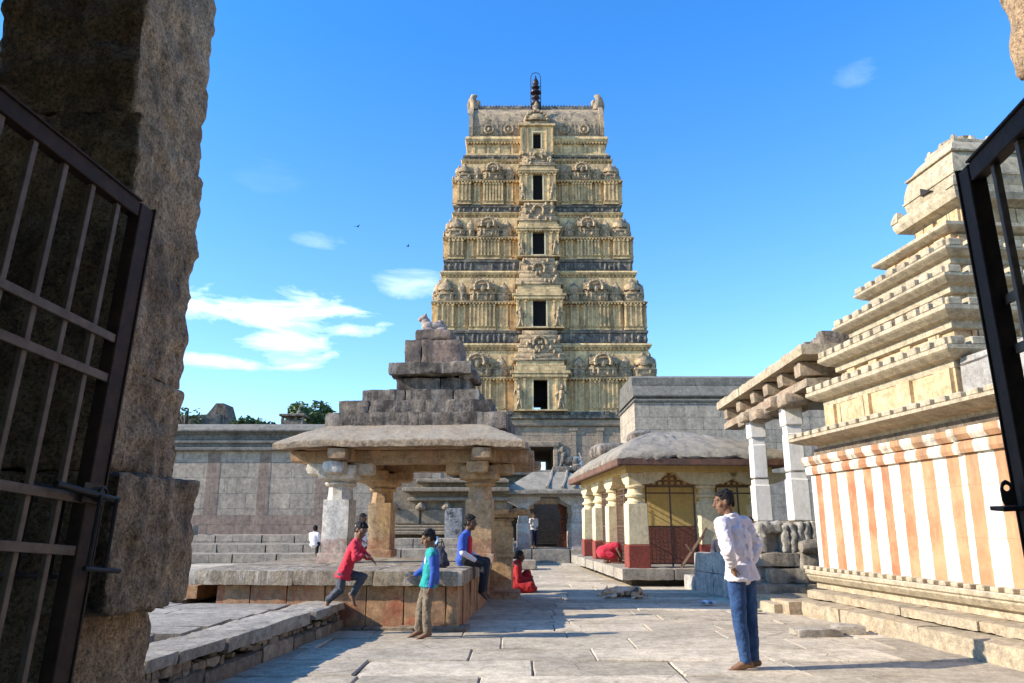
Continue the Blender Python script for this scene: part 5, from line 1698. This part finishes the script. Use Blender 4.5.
def foot(mb, a, toe, s):
    a = Vector(a); t = Vector(toe); d = (t - a); d.normalize()
    up = Vector((0, 0, 1)); sd = d.cross(up)
    if sd.length < .2: sd = Vector((0, 1, 0))
    sd.normalize(); up2 = sd.cross(d)
    heel = a - d * .035 * s - up2 * .035 * s
    ball = a + d * .14 * s - up2 * .045 * s
    cap(mb, a, .036 * s, heel, .034 * s); cap(mb, heel, .034 * s, ball, .030 * s, (sd, 1.15)); cap(mb, a, .036 * s, ball, .026 * s, (sd, 1.3))
    for i, q in enumerate((-.03, -.014, 0, .014, .028)):
        e = ball + d * (.07 - .006 * i) * s + sd * q * s - up2 * .006 * s
        cap(mb, ball + sd * q * s * .8, .016 * s, e, (.013 if i == 0 else .0095) * s, None, 8)

def person(label, loc, J, s=1.0, hs=1.0, voxel=.009, skin='skin', face=(-1, 0, 0), up=(0, 0, 1), clothes=None, rotz=0, group=None, hair='short'):
    t = thing('person', label, 'person', loc, rotz, group)
    for k in list(J):
        if isinstance(J[k], (tuple, list)): J[k] = Vector(J[k])
    f = Vector(face).normalized(); u = Vector(up); u = (u - f * u.dot(f)).normalized(); r = f.cross(u)
    B = MB(); hc = J['head']
    Q = Matrix((r, f, u)).transposed()
    def H(x, y, z): return hc + (r * x + f * y + u * z) * hs
    B.ell(H(0, -.012, .018), (.076 * hs, .096 * hs, .10 * hs), 20, 14, Q)
    B.ell(H(0, .012, -.05), (.060 * hs, .074 * hs, .072 * hs), 16, 12, Q)
    cap(B, H(0, .055, -.098), .026 * hs, H(0, .035, -.085), .04 * hs)                 # chin
    cap(B, H(0, .086, .012), .011 * hs, H(0, .108, -.03), .0155 * hs)                 # nose
    cap(B, H(0, .100, -.034), .018 * hs, H(0, .094, -.035), .018 * hs, (u, .6))
    for q in (-1, 1):
        cap(B, H(.012 * q, .083, .03), .014 * hs, H(.05 * q, .066, .03), .014 * hs)   # brow
        cap(B, H(.004 * q, .086, -.064), .0105 * hs, H(.022 * q, .077, -.064), .007 * hs)   # lips
        B.ell(H(.048 * q, .05, -.03), (.022 * hs, .02 * hs, .022 * hs), 8, 6, Q)      # cheek
        B.ell(H(.078 * q, -.012, -.008), (.009 * hs, .02 * hs, .034 * hs), 10, 8, Q)  # ear
    nk = J['neck']
    cap(B, nk - u * .03 * s, .056 * s, H(0, -.022, -.07), .05 * hs)
    ch, pv = J['chest'], J['pelvis']
    acr = (J['sL'] - J['sR']); acr = acr / acr.length
    front = acr.cross((nk - pv).normalized())
    cap(B, ch, .135 * s, pv, .115 * s, (front, .68)); cap(B, nk - (nk - ch) * .45, .11 * s, ch, .13 * s, (front, .66))
    for S in 'LR':
        sh, el, wr = J['s' + S], J['e' + S], J['w' + S]
        cap(B, nk - (nk - ch) * .15, .05 * s, sh, .055 * s)
        cap(B, sh, .052 * s, el, .040 * s); cap(B, el, .041 * s, wr, .027 * s)
        hand(B, wr, J['d' + S], J.get('n' + S, (0, 0, -1)), s, J.get('curl', .35), 1 if S == 'L' else -1)
        hp, kn, an = J['h' + S], J['k' + S], J['a' + S]
        cap(B, pv + (hp - pv) * .6, .10 * s, hp, .088 * s); cap(B, hp, .086 * s, kn, .056 * s); cap(B, kn, .054 * s, kn + (an - kn) * .35, .053 * s); cap(B, kn + (an - kn) * .35, .053 * s, an, .034 * s)
        foot(B, an, J['t' + S], s)
    blob('body', B, voxel, M[skin], t, 3)
    # hair
    Hm = MB(); rn = random.Random(int(abs(loc[0]) * 100))
    Hm.ell(H(0, -.022, .034), (.083 * hs, .098 * hs, .098 * hs), 18, 12, Q)
    for i in range(26):
        a = rn.uniform(0, 2 * PI); e = rn.uniform(.25, 1.4)
        d = Vector((math.cos(a) * math.cos(e) * .08, math.sin(a) * math.cos(e) * .095 - .022, math.sin(e) * .095 + .034))
        if d.y > .04 and d.z < .075: continue
        Hm.ell(H(d.x, d.y, d.z), (.024 * hs, .024 * hs, .014 * hs), 7, 5, Q)
    if hair == 'short':
        for q in (-1, 1): Hm.ell(H(.07 * q, -.04, -.01), (.018 * hs, .03 * hs, .045 * hs), 8, 6, Q)
        Hm.ell(H(0, -.09, -.02), (.055 * hs, .025 * hs, .05 * hs), 10, 8, Q)
        for q in (-.04, -.015, .015, .04): Hm.ell(H(q, .052, .082), (.022 * hs, .022 * hs, .02 * hs), 7, 5, Q)
    elif hair == 'bun':
        Hm.ell(H(0, -.115, -.02), (.05 * hs, .045 * hs, .05 * hs), 10, 8, Q)
        for q in (-1, 1): Hm.ell(H(.066 * q, -.03, -.02), (.022 * hs, .05 * hs, .05 * hs), 8, 6, Q)
    hb = blob('hair', Hm, .007 if voxel < .012 else .014, M['hair'], t, 4, .002, 60)
    # cut the hair away from the face
    me = hb.data
    for v in me.vertices:
        d = v.co - hc
        y, z = d.dot(f) / hs, d.dot(u) / hs
        if y > .05 and z < .06: v.co = v.co - f * (y - .05) * hs * .95
    # eyes
    if voxel < .012:
        for q in (-1, 1):
            e = MB(); e.ell(H(.032 * q, .070, .010), (.013 * hs, .010 * hs, .0065 * hs), 10, 8, Q)
            eo = e.build('eye', M['eyew'], t, smooth=60)
            e = MB(); e.ell(H(.032 * q, .0775, .010), (.006 * hs, .004 * hs, .0062 * hs), 8, 6, Q)
            e.build('iris', M['eyed'], eo, smooth=60)
    # clothes: list of (name, material, kind, options)
    cv = voxel * 1.15
    for nm, mat, kind, op in clothes or []:
        m = MB(); g = op.get('g', .016) * (s if s > .6 else .6)
        if kind == 'shirt':
            lo = op.get('low', .0)
            cap(m, nk - (nk - ch) * .42, .118 * s + g, ch, .137 * s + g, (front, .70)); cap(m, ch, .140 * s + g, pv, .142 * s + g, (front, .70), 18)
            hem = pv + (pv - ch).normalized() * lo
            cap(m, pv, .158 * s + g, hem - (hem - pv) * .0, .182 * s + g * 1.3, (front, .74), 18, False)
            cap(m, nk - (nk - ch) * .2, .06 * s + g, nk - (nk - ch) * .05, .052 * s + g * .6)
            for S in 'LR':
                cap(m, nk - (nk - ch) * .18, .052 * s + g * .6, J['s' + S], .056 * s + g)
                if op.get('yoke', True): cap(m, J['s' + S], .056 * s + g, J['s' + S] + (J['e' + S] - J['s' + S]) * op.get('sleeve', .5), .05 * s + g)
                if op.get('fore', 0) > 0:
                    e2 = J['e' + S] + (J['w' + S] - J['e' + S]) * op['fore']
                    cap(m, J['s' + S], .056 * s + g, J['e' + S], .045 * s + g); cap(m, J['e' + S], .045 * s + g, e2, .036 * s + g * .9)
        elif kind == 'sleeve':
            for S in op.get('sides', 'LR'):
                q0, q1 = op['span']
                def pt(q): return J['s' + S] + (J['e' + S] - J['s' + S]) * q if q <= 1 else J['e' + S] + (J['w' + S] - J['e' + S]) * (q - 1)
                pts = [q0] + ([1] if q0 < 1 < q1 else []) + [q1]
                rd = lambda q: (.057 - .013 * q) * s + g
                for a, b in zip(pts[:-1], pts[1:]): cap(m, pt(a), rd(a), pt(b), rd(b))
        elif kind == 'trousers':
            cap(m, pv + (ch - pv) * .12, .115 * s + g, pv, .118 * s + g, (front, .76))
            for S in 'LR':
                hp, kn, an = J['h' + S], J['k' + S], J['a' + S]
                en = kn + (an - kn) * op.get('len', .93)
                cap(m, pv + (hp - pv) * .5, .10 * s + g * .7, hp, .084 * s + g); cap(m, hp, .085 * s + g, kn, .06 * s + g); cap(m, kn, .06 * s + g, kn + (en - kn) * .4, .056 * s + g); cap(m, kn + (en - kn) * .4, .056 * s + g, en, op.get('cuff', .045) * s + g)
        elif kind == 'patch':
            m.ell(J['chest'] + op['at'], op['r'], 12, 8)
        elif kind == 'free':
            op['fn'](m)
        blob(nm, m, cv, M[mat], t, op.get('it', 3), op.get('w', .008), op.get('freq', 13))
    return t

# ---- standing man, hands on hips, looking away to the left
person('man in white shirt and blue jeans standing barefoot with hands on hips, facing left', (2.37, 8.1, 0), dict(
    head=(-.115, .02, 1.662), neck=(-.06, .01, 1.50), chest=(0, 0, 1.30), pelvis=(.015, 0, .97),
    sL=(-.185, -.10, 1.425), eL=(-.185, -.27, 1.16), wL=(-.125, -.185, 1.01), dL=(.15, .35, -.65), nL=(.8, .4, .1),
    sR=(.115, .11, 1.435), eR=(.235, .13, 1.20), wR=(.14, .09, 1.03), dR=(-.4, .5, -.5), nR=(-.5, -.6, .0),
    hL=(-.055, -.05, .91), kL=(-.055, -.055, .50), aL=(-.015, -.04, .085), tL=(-.26, -.02, .03),
    hR=(.085, .05, .91), kR=(.09, .055, .50), aR=(.10, .06, .085), tR=(-.12, .16, .03)), 1.0, 1.0, .008, 'skin',
    face=(-.93, .12, -.12), up=(-.1, 0, 1), clothes=[
    ('trousers', 'c_jean', 'trousers', dict(g=.014, w=.007, freq=16, len=.96, cuff=.042)),
    ('shirt', 'c_white', 'shirt', dict(g=.024, fore=.78, low=.10, w=.018, freq=12)),
    ('collar', 'c_white', 'free', dict(w=.002, it=2, fn=lambda m: [m.tube([(-.065 + .074 * math.cos(a) - .02 * math.cos(a), .012 + .078 * math.sin(a), 1.525 - .028 * max(0, -math.cos(a))) for a in (k * PI / 8, (k + 1) * PI / 8)], .017, 8) for k in range(16)])),
    ('belt', 'c_black', 'free', dict(w=.0, it=1, fn=lambda m: cap(m, (.012, 0, .985), .118, (.012, 0, .955), .12, ((.64, -.77, 0), 1.0))))])

# ---- boy in teal with blue sleeves, standing
person('boy in teal top with blue sleeves and khaki trousers standing barefoot before the platform', (-1.17, 10.28, 0), dict(
    head=(.055, 0, 1.245), neck=(.10, 0, 1.10), chest=(.095, 0, .95), pelvis=(.07, 0, .68),
    sL=(.125, -.12, 1.055), eL=(.155, -.165, .82), wL=(.115, -.15, .63), dL=(-.25, .05, -.9), nL=(-.3, .9, 0),
    sR=(.07, .12, 1.05), eR=(-.02, .17, .83), wR=(-.13, .15, .765), dR=(-.95, -.1, -.2), nR=(-.1, 0, -1),
    hL=(.095, -.075, .63), kL=(.06, -.08, .345), aL=(.085, -.08, .075), tL=(-.12, -.13, .025),
    hR=(.045, .07, .63), kR=(-.035, .07, .36), aR=(-.05, .07, .075), tR=(-.25, .03, .025)), .76, .93, .0085, 'skin',
    face=(-.95, -.15, -.28), up=(-.15, 0, 1), clothes=[
    ('trousers', 'c_khaki', 'trousers', dict(g=.016, w=.013, freq=19, len=.88, cuff=.06)),
    ('shirt', 'c_teal', 'shirt', dict(g=.026, sleeve=.12, low=.05, w=.012, freq=16)),
    ('shirt_back', 'c_blue', 'free', dict(w=.004, fn=lambda m: (cap(m, (.15, -.02, 1.04), .075, (.155, -.0, .72), .082, ((1, 0, 0), .75))))),
    ('sleeve', 'c_blue', 'sleeve', dict(g=.018, span=(.0, 1.86), w=.006)),
    ('chest_print', 'c_white', 'free', dict(w=.002, it=1, fn=lambda m: m.ell((.035, -.035, .96), (.022, .05, .06), 10, 8)))])

# ---- boy in red leaping off the terrace edge
person('boy in red top and charcoal trousers stepping off the low terrace, leaning right', (-2.40, 10.62, .36), dict(
    head=(.315, 0, .985), neck=(.275, .0, .855), chest=(.205, 0, .70), pelvis=(.115, 0, .43),
    sL=(.24, .12, .815), eL=(.335, .16, .66), wL=(.465, .10, .60), dL=(.6, -.1, -.6), nL=(-.2, -.2, -.9),
    sR=(.27, -.12, .81), eR=(.30, -.20, .63), wR=(.425, -.18, .66), dR=(.85, .05, -.25), nR=(-.1, .1, -1),
    hL=(.11, .07, .40), kL=(.365, .06, .37), aL=(.225, .06, .14), tL=(.30, .03, .02),
    hR=(.10, -.07, .40), kR=(.085, -.08, .215), aR=(-.075, -.08, .075), tR=(-.10, -.16, -.02)), .74, .93, .0085, 'skin',
    face=(.72, -.55, -.38), up=(.25, 0, 1), clothes=[
    ('trousers', 'c_grey', 'trousers', dict(g=.016, w=.013, freq=19, len=.92, cuff=.05)),
    ('shirt', 'c_red', 'shirt', dict(g=.026, fore=.55, low=.08, w=.015, freq=15))])

# ---- youth sitting on the platform edge, legs hanging
person('youth in blue top sitting on the platform edge with bare feet hanging, facing right', (-.80, 12.3, .80), dict(
    head=(.135, 0, .66), neck=(.085, 0, .50), chest=(.03, 0, .34), pelvis=(.02, 0, .10),
    sL=(.03, .16, .43), eL=(.10, .20, .20), wL=(.27, .13, .11), dL=(.9, -.1, -.2), nL=(0, 0, -1),
    sR=(.02, -.16, .43), eR=(.03, -.20, .20), wR=(.225, -.14, .08), dR=(.9, .1, -.25), nR=(0, 0, -1),
    hL=(.06, .08, .09), kL=(.39, .10, .055), aL=(.345, .10, -.38), tL=(.50, .08, -.47),
    hR=(.06, -.08, .09), kR=(.37, -.09, .03), aR=(.33, -.08, -.38), tR=(.46, -.12, -.48)), .86, .96, .009, 'skin2',
    face=(.9, -.35, -.05), up=(0, 0, 1), clothes=[
    ('trousers', 'c_black', 'trousers', dict(g=.02, w=.008, len=.95, cuff=.05)),
    ('shirt', 'c_blue', 'shirt', dict(g=.022, sleeve=.75, low=.0, w=.009)),
    ('side_panel', 'c_red', 'free', dict(w=.004, fn=lambda m: cap(m, (.12, -.03, .40), .07, (.11, -.02, .12), .085, ((1, 0, 0), .7)))),
    ('sleeve', 'c_white', 'sleeve', dict(g=.012, span=(.78, 1.95), w=.004))])

# ---- woman in a red sari sitting on the paving
def sari(m):
    cap(m, (-.1, 0, .14), .2, (-.07, 0, .52), .155, ((1, 0, 0), .8)); cap(m, (-.07, 0, .5), .15, (-.03, 0, .6), .09)
    cap(m, (-.1, -.14, .1), .13, (.24, -.2, .12), .12); cap(m, (-.1, .14, .1), .13, (.24, .2, .12), .12)
    cap(m, (-.02, .1, .14), .12, (.17, .1, .38), .095); cap(m, (.17, .1, .38), .095, (.28, .08, .06), .09)
    cap(m, (-.04, -.19, .5), .075, (-.02, -.22, .28), .062); cap(m, (-.02, -.22, .28), .06, (.17, -.12, .27), .05)
    cap(m, (.0, 0, .06), .16, (.26, 0, .07), .13, ((0, 0, 1), .7))
    for i in range(6): cap(m, (-.16 + i * .02, -.15 + .02 * i, .55 - i * .03), .03, (.18 + .02 * i, -.2 + .05 * i, .12), .03)
person('woman in a red sari sitting on the paving with drawn up knees, facing right', (.16, 17.1, 0), dict(
    head=(.02, 0, .745), neck=(-.03, 0, .60), chest=(-.07, 0, .45), pelvis=(-.1, 0, .17),
    sL=(-.05, .17, .55), eL=(.02, .2, .32), wL=(.2, .1, .36), dL=(.8, -.4, -.3), nL=(0, 0, -1),
    sR=(-.05, -.17, .55), eR=(-.01, -.21, .30), wR=(.2, -.1, .28), dR=(.8, .2, -.35), nR=(0, 0, -1),
    hL=(-.04, .1, .14), kL=(.18, .1, .38), aL=(.28, .09, .07), tL=(.42, .09, .03),
    hR=(-.06, -.1, .12), kR=(.24, -.22, .12), aR=(.2, .0, .07), tR=(.3, .08, .05)), .92, .97, .012, 'skin2',
    face=(.95, -.2, -.15), clothes=[('sari', 'c_sari', 'free', dict(fn=sari, w=.012, freq=14, it=4))], hair='bun')

# ---- smaller figures farther off
def std(h, face=1, lean=0.0):
    k = h / 1.7
    return {a: Vector(b) * k for a, b in dict(head=(.02 * face, 0, 1.58), neck=(0, 0, 1.42), chest=(0, 0, 1.22), pelvis=(0, 0, .92),
        sL=(-.02, .18, 1.37), eL=(-.05, .22, 1.1), wL=(.08, .14, .98), dL=(.5, -.5, -.3), sR=(-.02, -.18, 1.37), eR=(-.05, -.22, 1.1), wR=(.1, -.12, 1.0), dR=(.5, .5, -.3),
        hL=(0, .09, .88), kL=(.02, .09, .48), aL=(0, .1, .08), tL=(.2, .12, .03), hR=(0, -.09, .88), kR=(.02, -.09, .48), aR=(0, -.1, .08), tR=(.2, -.12, .03)).items()}
def sit(h):
    k = h / 1.7
    return {a: Vector(b) * k for a, b in dict(head=(.06, 0, .72), neck=(.02, 0, .56), chest=(0, 0, .40), pelvis=(0, 0, .10),
        sL=(.0, .18, .50), eL=(.08, .22, .26), wL=(.28, .12, .2), dL=(.8, 0, -.3), sR=(.0, -.18, .50), eR=(.08, -.22, .26), wR=(.28, -.12, .2), dR=(.8, 0, -.3),
        hL=(.05, .1, .1), kL=(.44, .12, .1), aL=(.42, .12, -.33), tL=(.6, .14, -.4), hR=(.05, -.1, .1), kR=(.44, -.12, .1), aR=(.42, -.12, -.33), tR=(.6, -.14, -.4)).items()}
def far(label, loc, J, k, rz, shirt, trous, skin='skin2', fore=.6):
    return person(label, loc, J, k, k if k > .9 else k * 1.15, .016, skin, face=(1, 0, -.1), rotz=rz, clothes=[
        ('trousers', trous, 'trousers', dict(g=.022, w=.008)), ('shirt', shirt, 'shirt', dict(g=.024, fore=fore, low=.05, w=.008))])
far('distant person in white shirt and dark trousers standing in the small pavilion doorway', (.90, 31.6, .54), std(1.36), .8, R(-60), 'c_white', 'c_navy')
far('person in white top sitting on the wall steps, seen from behind beside the whitewashed pillar', (-7.55, 29.4, .62), sit(1.55), .9, R(70), 'c_white', 'c_black')
far('person in white standing half hidden behind the second ochre pavilion pillar', (-4.02, 20.6, 0), std(1.72), 1.0, R(-20), 'c_white', 'c_navy', fore=.3)
far('small person in light blue sitting on the carved wall steps behind the boy in teal', (-2.72, 26.6, .62), sit(1.25), .74, R(-90), 'c_ltblue', 'c_navy')
far('person in dark clothes sitting by the stair flank before the yellow pavilion grille', (4.62, 17.0, .62), sit(1.45), .85, R(-120), 'c_plaid', 'c_black')
far('person in pale scarf and white top sitting behind the standing man on the parapet', (4.75, 15.4, .86), sit(1.4), .82, R(-70), 'c_white', 'c_grey')
def crouch(m):
    cap(m, (-.16, 0, .3), .17, (.2, 0, .42), .15); cap(m, (.2, 0, .42), .14, (.3, 0, .34), .09)
    cap(m, (-.18, .1, .25), .12, (.08, .14, .2), .1); cap(m, (-.18, -.1, .25), .12, (.08, -.14, .2), .1)
person('person in bright red bending down low between the yellow pavilion pillars', (2.62, 21.0, .41), dict(
    head=(.42, 0, .30), neck=(.3, 0, .38), chest=(.15, 0, .42), pelvis=(-.16, 0, .28),
    sL=(.22, .17, .38), eL=(.3, .2, .2), wL=(.38, .12, .08), dL=(.8, 0, -.4), sR=(.22, -.17, .38), eR=(.3, -.2, .2), wR=(.38, -.12, .08), dR=(.8, 0, -.4),
    hL=(-.14, .1, .26), kL=(.1, .14, .22), aL=(-.08, .12, .07), tL=(.1, .13, .03), hR=(-.14, -.1, .26), kR=(.1, -.14, .22), aR=(-.08, -.12, .07), tR=(.1, -.13, .03)), .88, .95, .014, 'skin2',
    face=(.5, 0, -.8), up=(.8, 0, .5), clothes=[('robe', 'c_red', 'free', dict(fn=crouch, w=.01))])

# ---- bag on the platform
t = thing('cloth_bag', 'dark checked cloth bag slumped on the platform behind the boy in teal', 'bag', (-1.07, 11.7, .80))
m = MB(); m.ell((0, 0, .13), (.10, .09, .14), 12, 8); m.ell((.02, 0, .06), (.115, .10, .08), 12, 8); m.ell((-.02, .0, .25), (.07, .06, .07), 10, 7)
blob('sack', m, .014, M['c_plaid'], t, 3, .012, 16)
m = MB(); m.tube([(-.07, 0, .27), (-.06, 0, .36), (.02, 0, .38), (.05, 0, .28)], .012, 6); m.build('handle', M['c_black'], t, smooth=60)

# ---- water bottle
t = thing('water_bottle', 'clear plastic water bottle with blue label standing beside the woman in red', 'bottle', (-.17, 16.75, 0))
m = MB(); m.lathe((0, 0, 0), [(.034, .0), (.038, .01), (.038, .07), (.035, .08), (.038, .09), (.038, .2), (.03, .235), (.014, .26), (.013, .275)], 14); m.build('body', M['pet'] if 'pet' in M else plain('clear_plastic', (.62, .72, .78), .15, .03), t, smooth=60)
m = MB(); m.lathe((0, 0, .1), [(.0385, 0), (.0392, .005), (.0392, .075), (.0385, .08)], 14); m.build('label', plain('blue_label', (.06, .2, .5), .4, .1), t, smooth=60)
m = MB(); m.lathe((0, 0, .276), [(.015, 0), (.015, .02), (.012, .022)], 12); m.build('cap', plain('white_cap', (.6, .65, .7), .4, .05), t, smooth=60)

# ---- dog asleep on the paving
t = thing('dog', 'pale tan dog lying asleep on the shaded paving in mid court', 'dog', (2.26, 15.75, 0), R(0))
m = MB()
cap(m, (-.14, 0, .12), .12, (.22, .0, .11), .105, ((0, 0, 1), .9)); cap(m, (.0, 0, .12), .11, (.26, .02, .115), .115, ((0, 0, 1), .92))
cap(m, (-.16, -.02, .13), .09, (-.34, -.06, .13), .06)                    # neck
cap(m, (-.36, -.07, .13), .062, (-.40, -.08, .12), .055); cap(m, (-.42, -.09, .10), .04, (-.53, -.12, .055), .026)   # head and muzzle
for q, h in ((-.045, .265), (.03, .25)):
    cap(m, (-.355, -.07 + q, .165), .026, (-.36, -.07 + q * 1.5, h), .009, ((1, 0, 0), .5))
cap(m, (-.12, -.08, .08), .045, (-.26, -.2, .045), .03); cap(m, (-.26, -.2, .045), .03, (-.44, -.24, .03), .024); cap(m, (-.1, .02, .06), .04, (-.3, -.14, .035), .025)
cap(m, (.26, -.06, .11), .09, (.14, -.2, .07), .05); cap(m, (.14, -.2, .07), .045, (.30, -.26, .04), .026); cap(m, (.30, -.26, .04), .026, (.10, -.32, .025), .022)
cap(m, (.33, .02, .09), .03, (.48, -.08, .05), .02); cap(m, (.48, -.08, .05), .02, (.42, -.24, .03), .012)
def dogmat():
    T = NT('dog_coat'); n = T.noise(5, 4, .6)
    col = T.mix(T.ramp(n, [(.42, 0), (.55, 1)]), (.62, .52, .40), (.48, .32, .18))
    col = T.mix(T.ramp(T.noise(4.2, 3, .6, T.mapped((1, 1, 1), (3, 1, 2))), [(.56, 0), (.62, 1)]), col, (.10, .07, .05))
    T.bump(T.noise(90, 3), .4, .006)
    return T.out(col, .9)
blob('body', m, .010, dogmat(), t, 3, .003, 40)
m = MB(); m.ell((-.552, -.125, .055), (.014, .016, .012), 8, 6); m.build('nose', M['eyed'], t, smooth=60)
# ------------------------------------------------------------------ birds
def bird(x, y, z, s, a, label):
    m = MB()
    m.ell((0, 0, 0), (.16 * s, .05 * s, .05 * s), 8, 6)
    for q in (-1, 1):
        m.add([(.06 * s, 0, .02 * s), (-.08 * s, 0, .02 * s), (-.05 * s, q * .25 * s, .12 * s), (-.12 * s, q * .45 * s, .02 * s), (.05 * s, q * .22 * s, .13 * s)], [(0, 1, 2, 4), (4, 2, 3)])
    o = m.build('bird', M['hair'], None, loc=(x, y, z), rotz=a)
    tag(o, label, 'bird', 'birds circling left of the tower')
bird(-13.3, 60, 26.4, .9, 1.0, 'lower left one of the tiny dark birds circling in the sky left of the tower')
bird(-8.9, 60, 24.6, .8, .3, 'tiny dark bird nearest the tower, in the sky left of it')

# ------------------------------------------------------------------ sky, sun, camera
SUN_E, SUN_A = R(28), R(11)
def build_world():
    w = bpy.data.worlds.new('World'); SC.world = w; w.use_nodes = True
    t = w.node_tree; n = t.nodes; L = t.links.new
    bg = n['Background']
    sk = n.new('ShaderNodeTexSky'); sk.sky_type = 'NISHITA'; sk.sun_disc = False
    sk.sun_elevation = SUN_E; sk.sun_rotation = -(PI / 2 + SUN_A)
    sk.altitude = 400; sk.air_density = 1.0; sk.dust_density = .3; sk.ozone_density = 1.6
    hs = n.new('ShaderNodeHueSaturation'); hs.inputs['Saturation'].default_value = SKY_SAT; hs.inputs['Value'].default_value = 1.0
    L(sk.outputs[0], hs.inputs['Color'])
    tint = n.new('ShaderNodeMix'); tint.data_type = 'RGBA'; tint.blend_type = 'MULTIPLY'; tint.inputs[0].default_value = 1.0
    L(hs.outputs[0], tint.inputs[6]); tint.inputs[7].default_value = (.36, .90, 1.28, 1)
    # clouds: project the direction on a high flat layer
    tc = n.new('ShaderNodeTexCoord'); sp = n.new('ShaderNodeSeparateXYZ'); L(tc.outputs['Generated'], sp.inputs[0])
    def mt(op, a, b=0.0, c=False):
        x = n.new('ShaderNodeMath'); x.operation = op; x.use_clamp = c
        for k, v in ((0, a), (1, b)):
            if isinstance(v, (int, float)): x.inputs[k].default_value = v
            else: L(v, x.inputs[k])
        return x.outputs[0]
    az = mt('ARCTAN2', sp.outputs[0], sp.outputs[1]); el = mt('ARCSINE', sp.outputs[2])
    cv = n.new('ShaderNodeCombineXYZ'); L(az, cv.inputs[0]); L(el, cv.inputs[1])
    nz_ = n.new('ShaderNodeTexNoise'); nz_.inputs['Scale'].default_value = 10; nz_.inputs['Detail'].default_value = 9; nz_.inputs['Roughness'].default_value = .66; nz_.inputs['Distortion'].default_value = .45
    mp = n.new('ShaderNodeMapping'); mp.inputs['Scale'].default_value = (1, 3.2, 1); L(cv.outputs[0], mp.inputs[0]); L(mp.outputs[0], nz_.inputs['Vector'])
    tot = None
    for (a0, e0, ra, re, st) in CLOUDS:
        da = mt('DIVIDE', mt('SUBTRACT', az, R(a0)), R(ra)); de = mt('DIVIDE', mt('SUBTRACT', el, R(e0)), R(re))
        d = mt('ADD', mt('MULTIPLY', da, da), mt('MULTIPLY', de, de))
        m = mt('SUBTRACT', 1.0, d)
        m = mt('MULTIPLY', mt('ADD', m, mt('MULTIPLY', mt('SUBTRACT', nz_.outputs[0], .51), 4.6)), st)
        m = mt('MULTIPLY', m, 1.0, True)
        tot = m if tot is None else mt('MAXIMUM', tot, m)
    mx = n.new('ShaderNodeMix'); mx.data_type = 'RGBA'
    t2 = n.new('ShaderNodeMix'); t2.data_type = 'RGBA'; t2.blend_type = 'MULTIPLY'; t2.inputs[0].default_value = 1.0; t2.inputs[7].default_value = (.93, .985, 1.05, 1)
    L(mt('MULTIPLY', tot, .93), mx.inputs[0]); L(tint.outputs[2], t2.inputs[6]); L(t2.outputs[2], mx.inputs[6]); mx.inputs[7].default_value = CLOUDC
    high = mt('MULTIPLY', mt('SUBTRACT', sp.outputs[2], .0), 1.7, True); L(high, tint.inputs[0])
    L(mx.outputs[2], bg.inputs[0]); bg.inputs[1].default_value = SKY_STR
    sun = bpy.data.lights.new('sun', 'SUN'); sun.energy = SUN_STR; sun.angle = R(.53); sun.color = (1.0, .90, .76)
    o = bpy.data.objects.new('sun', sun); COL.objects.link(o)
    d = Vector((math.cos(SUN_E) * math.cos(SUN_A), math.cos(SUN_E) * math.sin(SUN_A), -math.sin(SUN_E)))
    o.rotation_euler = d.to_track_quat('-Z', 'Y').to_euler(); o.location = (-30, -5, 30)
SKY_SAT = 1.1; SKY_STR = .15; SUN_STR = 4.3
CLOUDC = (7.0, 7.6, 8.2, 1)
# azimuth, elevation, half widths (degrees), strength
CLOUDS = [ (-18.4, 15.4, 7.6, 1.8, .6), (-17.2, 13.0, 3.6, 1.8, .5), (-8.2, 18.2, 3.4, 1.2, .22), (-22.0, 11.4, 4.2, .6, .4), (-15.5, 20.9, 2.0, .6, .10), (-12.9, 14.4, 2.6, .55, .4), (27.5, 30.6, 1.8, 1.1, .06), (-19.5, 25, 3, 1.2, .02)]
build_world()
cam = bpy.data.cameras.new('camera')
co = bpy.data.objects.new('camera', cam); COL.objects.link(co)
co.location = (0, 0, 1.42)
co.rotation_euler = (PI / 2 + math.atan(183.5 / 745), 0, 0)
cam.sensor_width = 36; cam.lens = 745 / 1024 * 36
cam.clip_start = .05; cam.clip_end = 3000
SC.camera = co
SC.render.resolution_x = 1024; SC.render.resolution_y = 683
SC.view_settings.view_transform = 'Standard'; SC.view_settings.look = 'None'
SC.view_settings.exposure = 1.0
SC.view_settings.gamma = 1.0
SC.cycles.max_bounces = 6
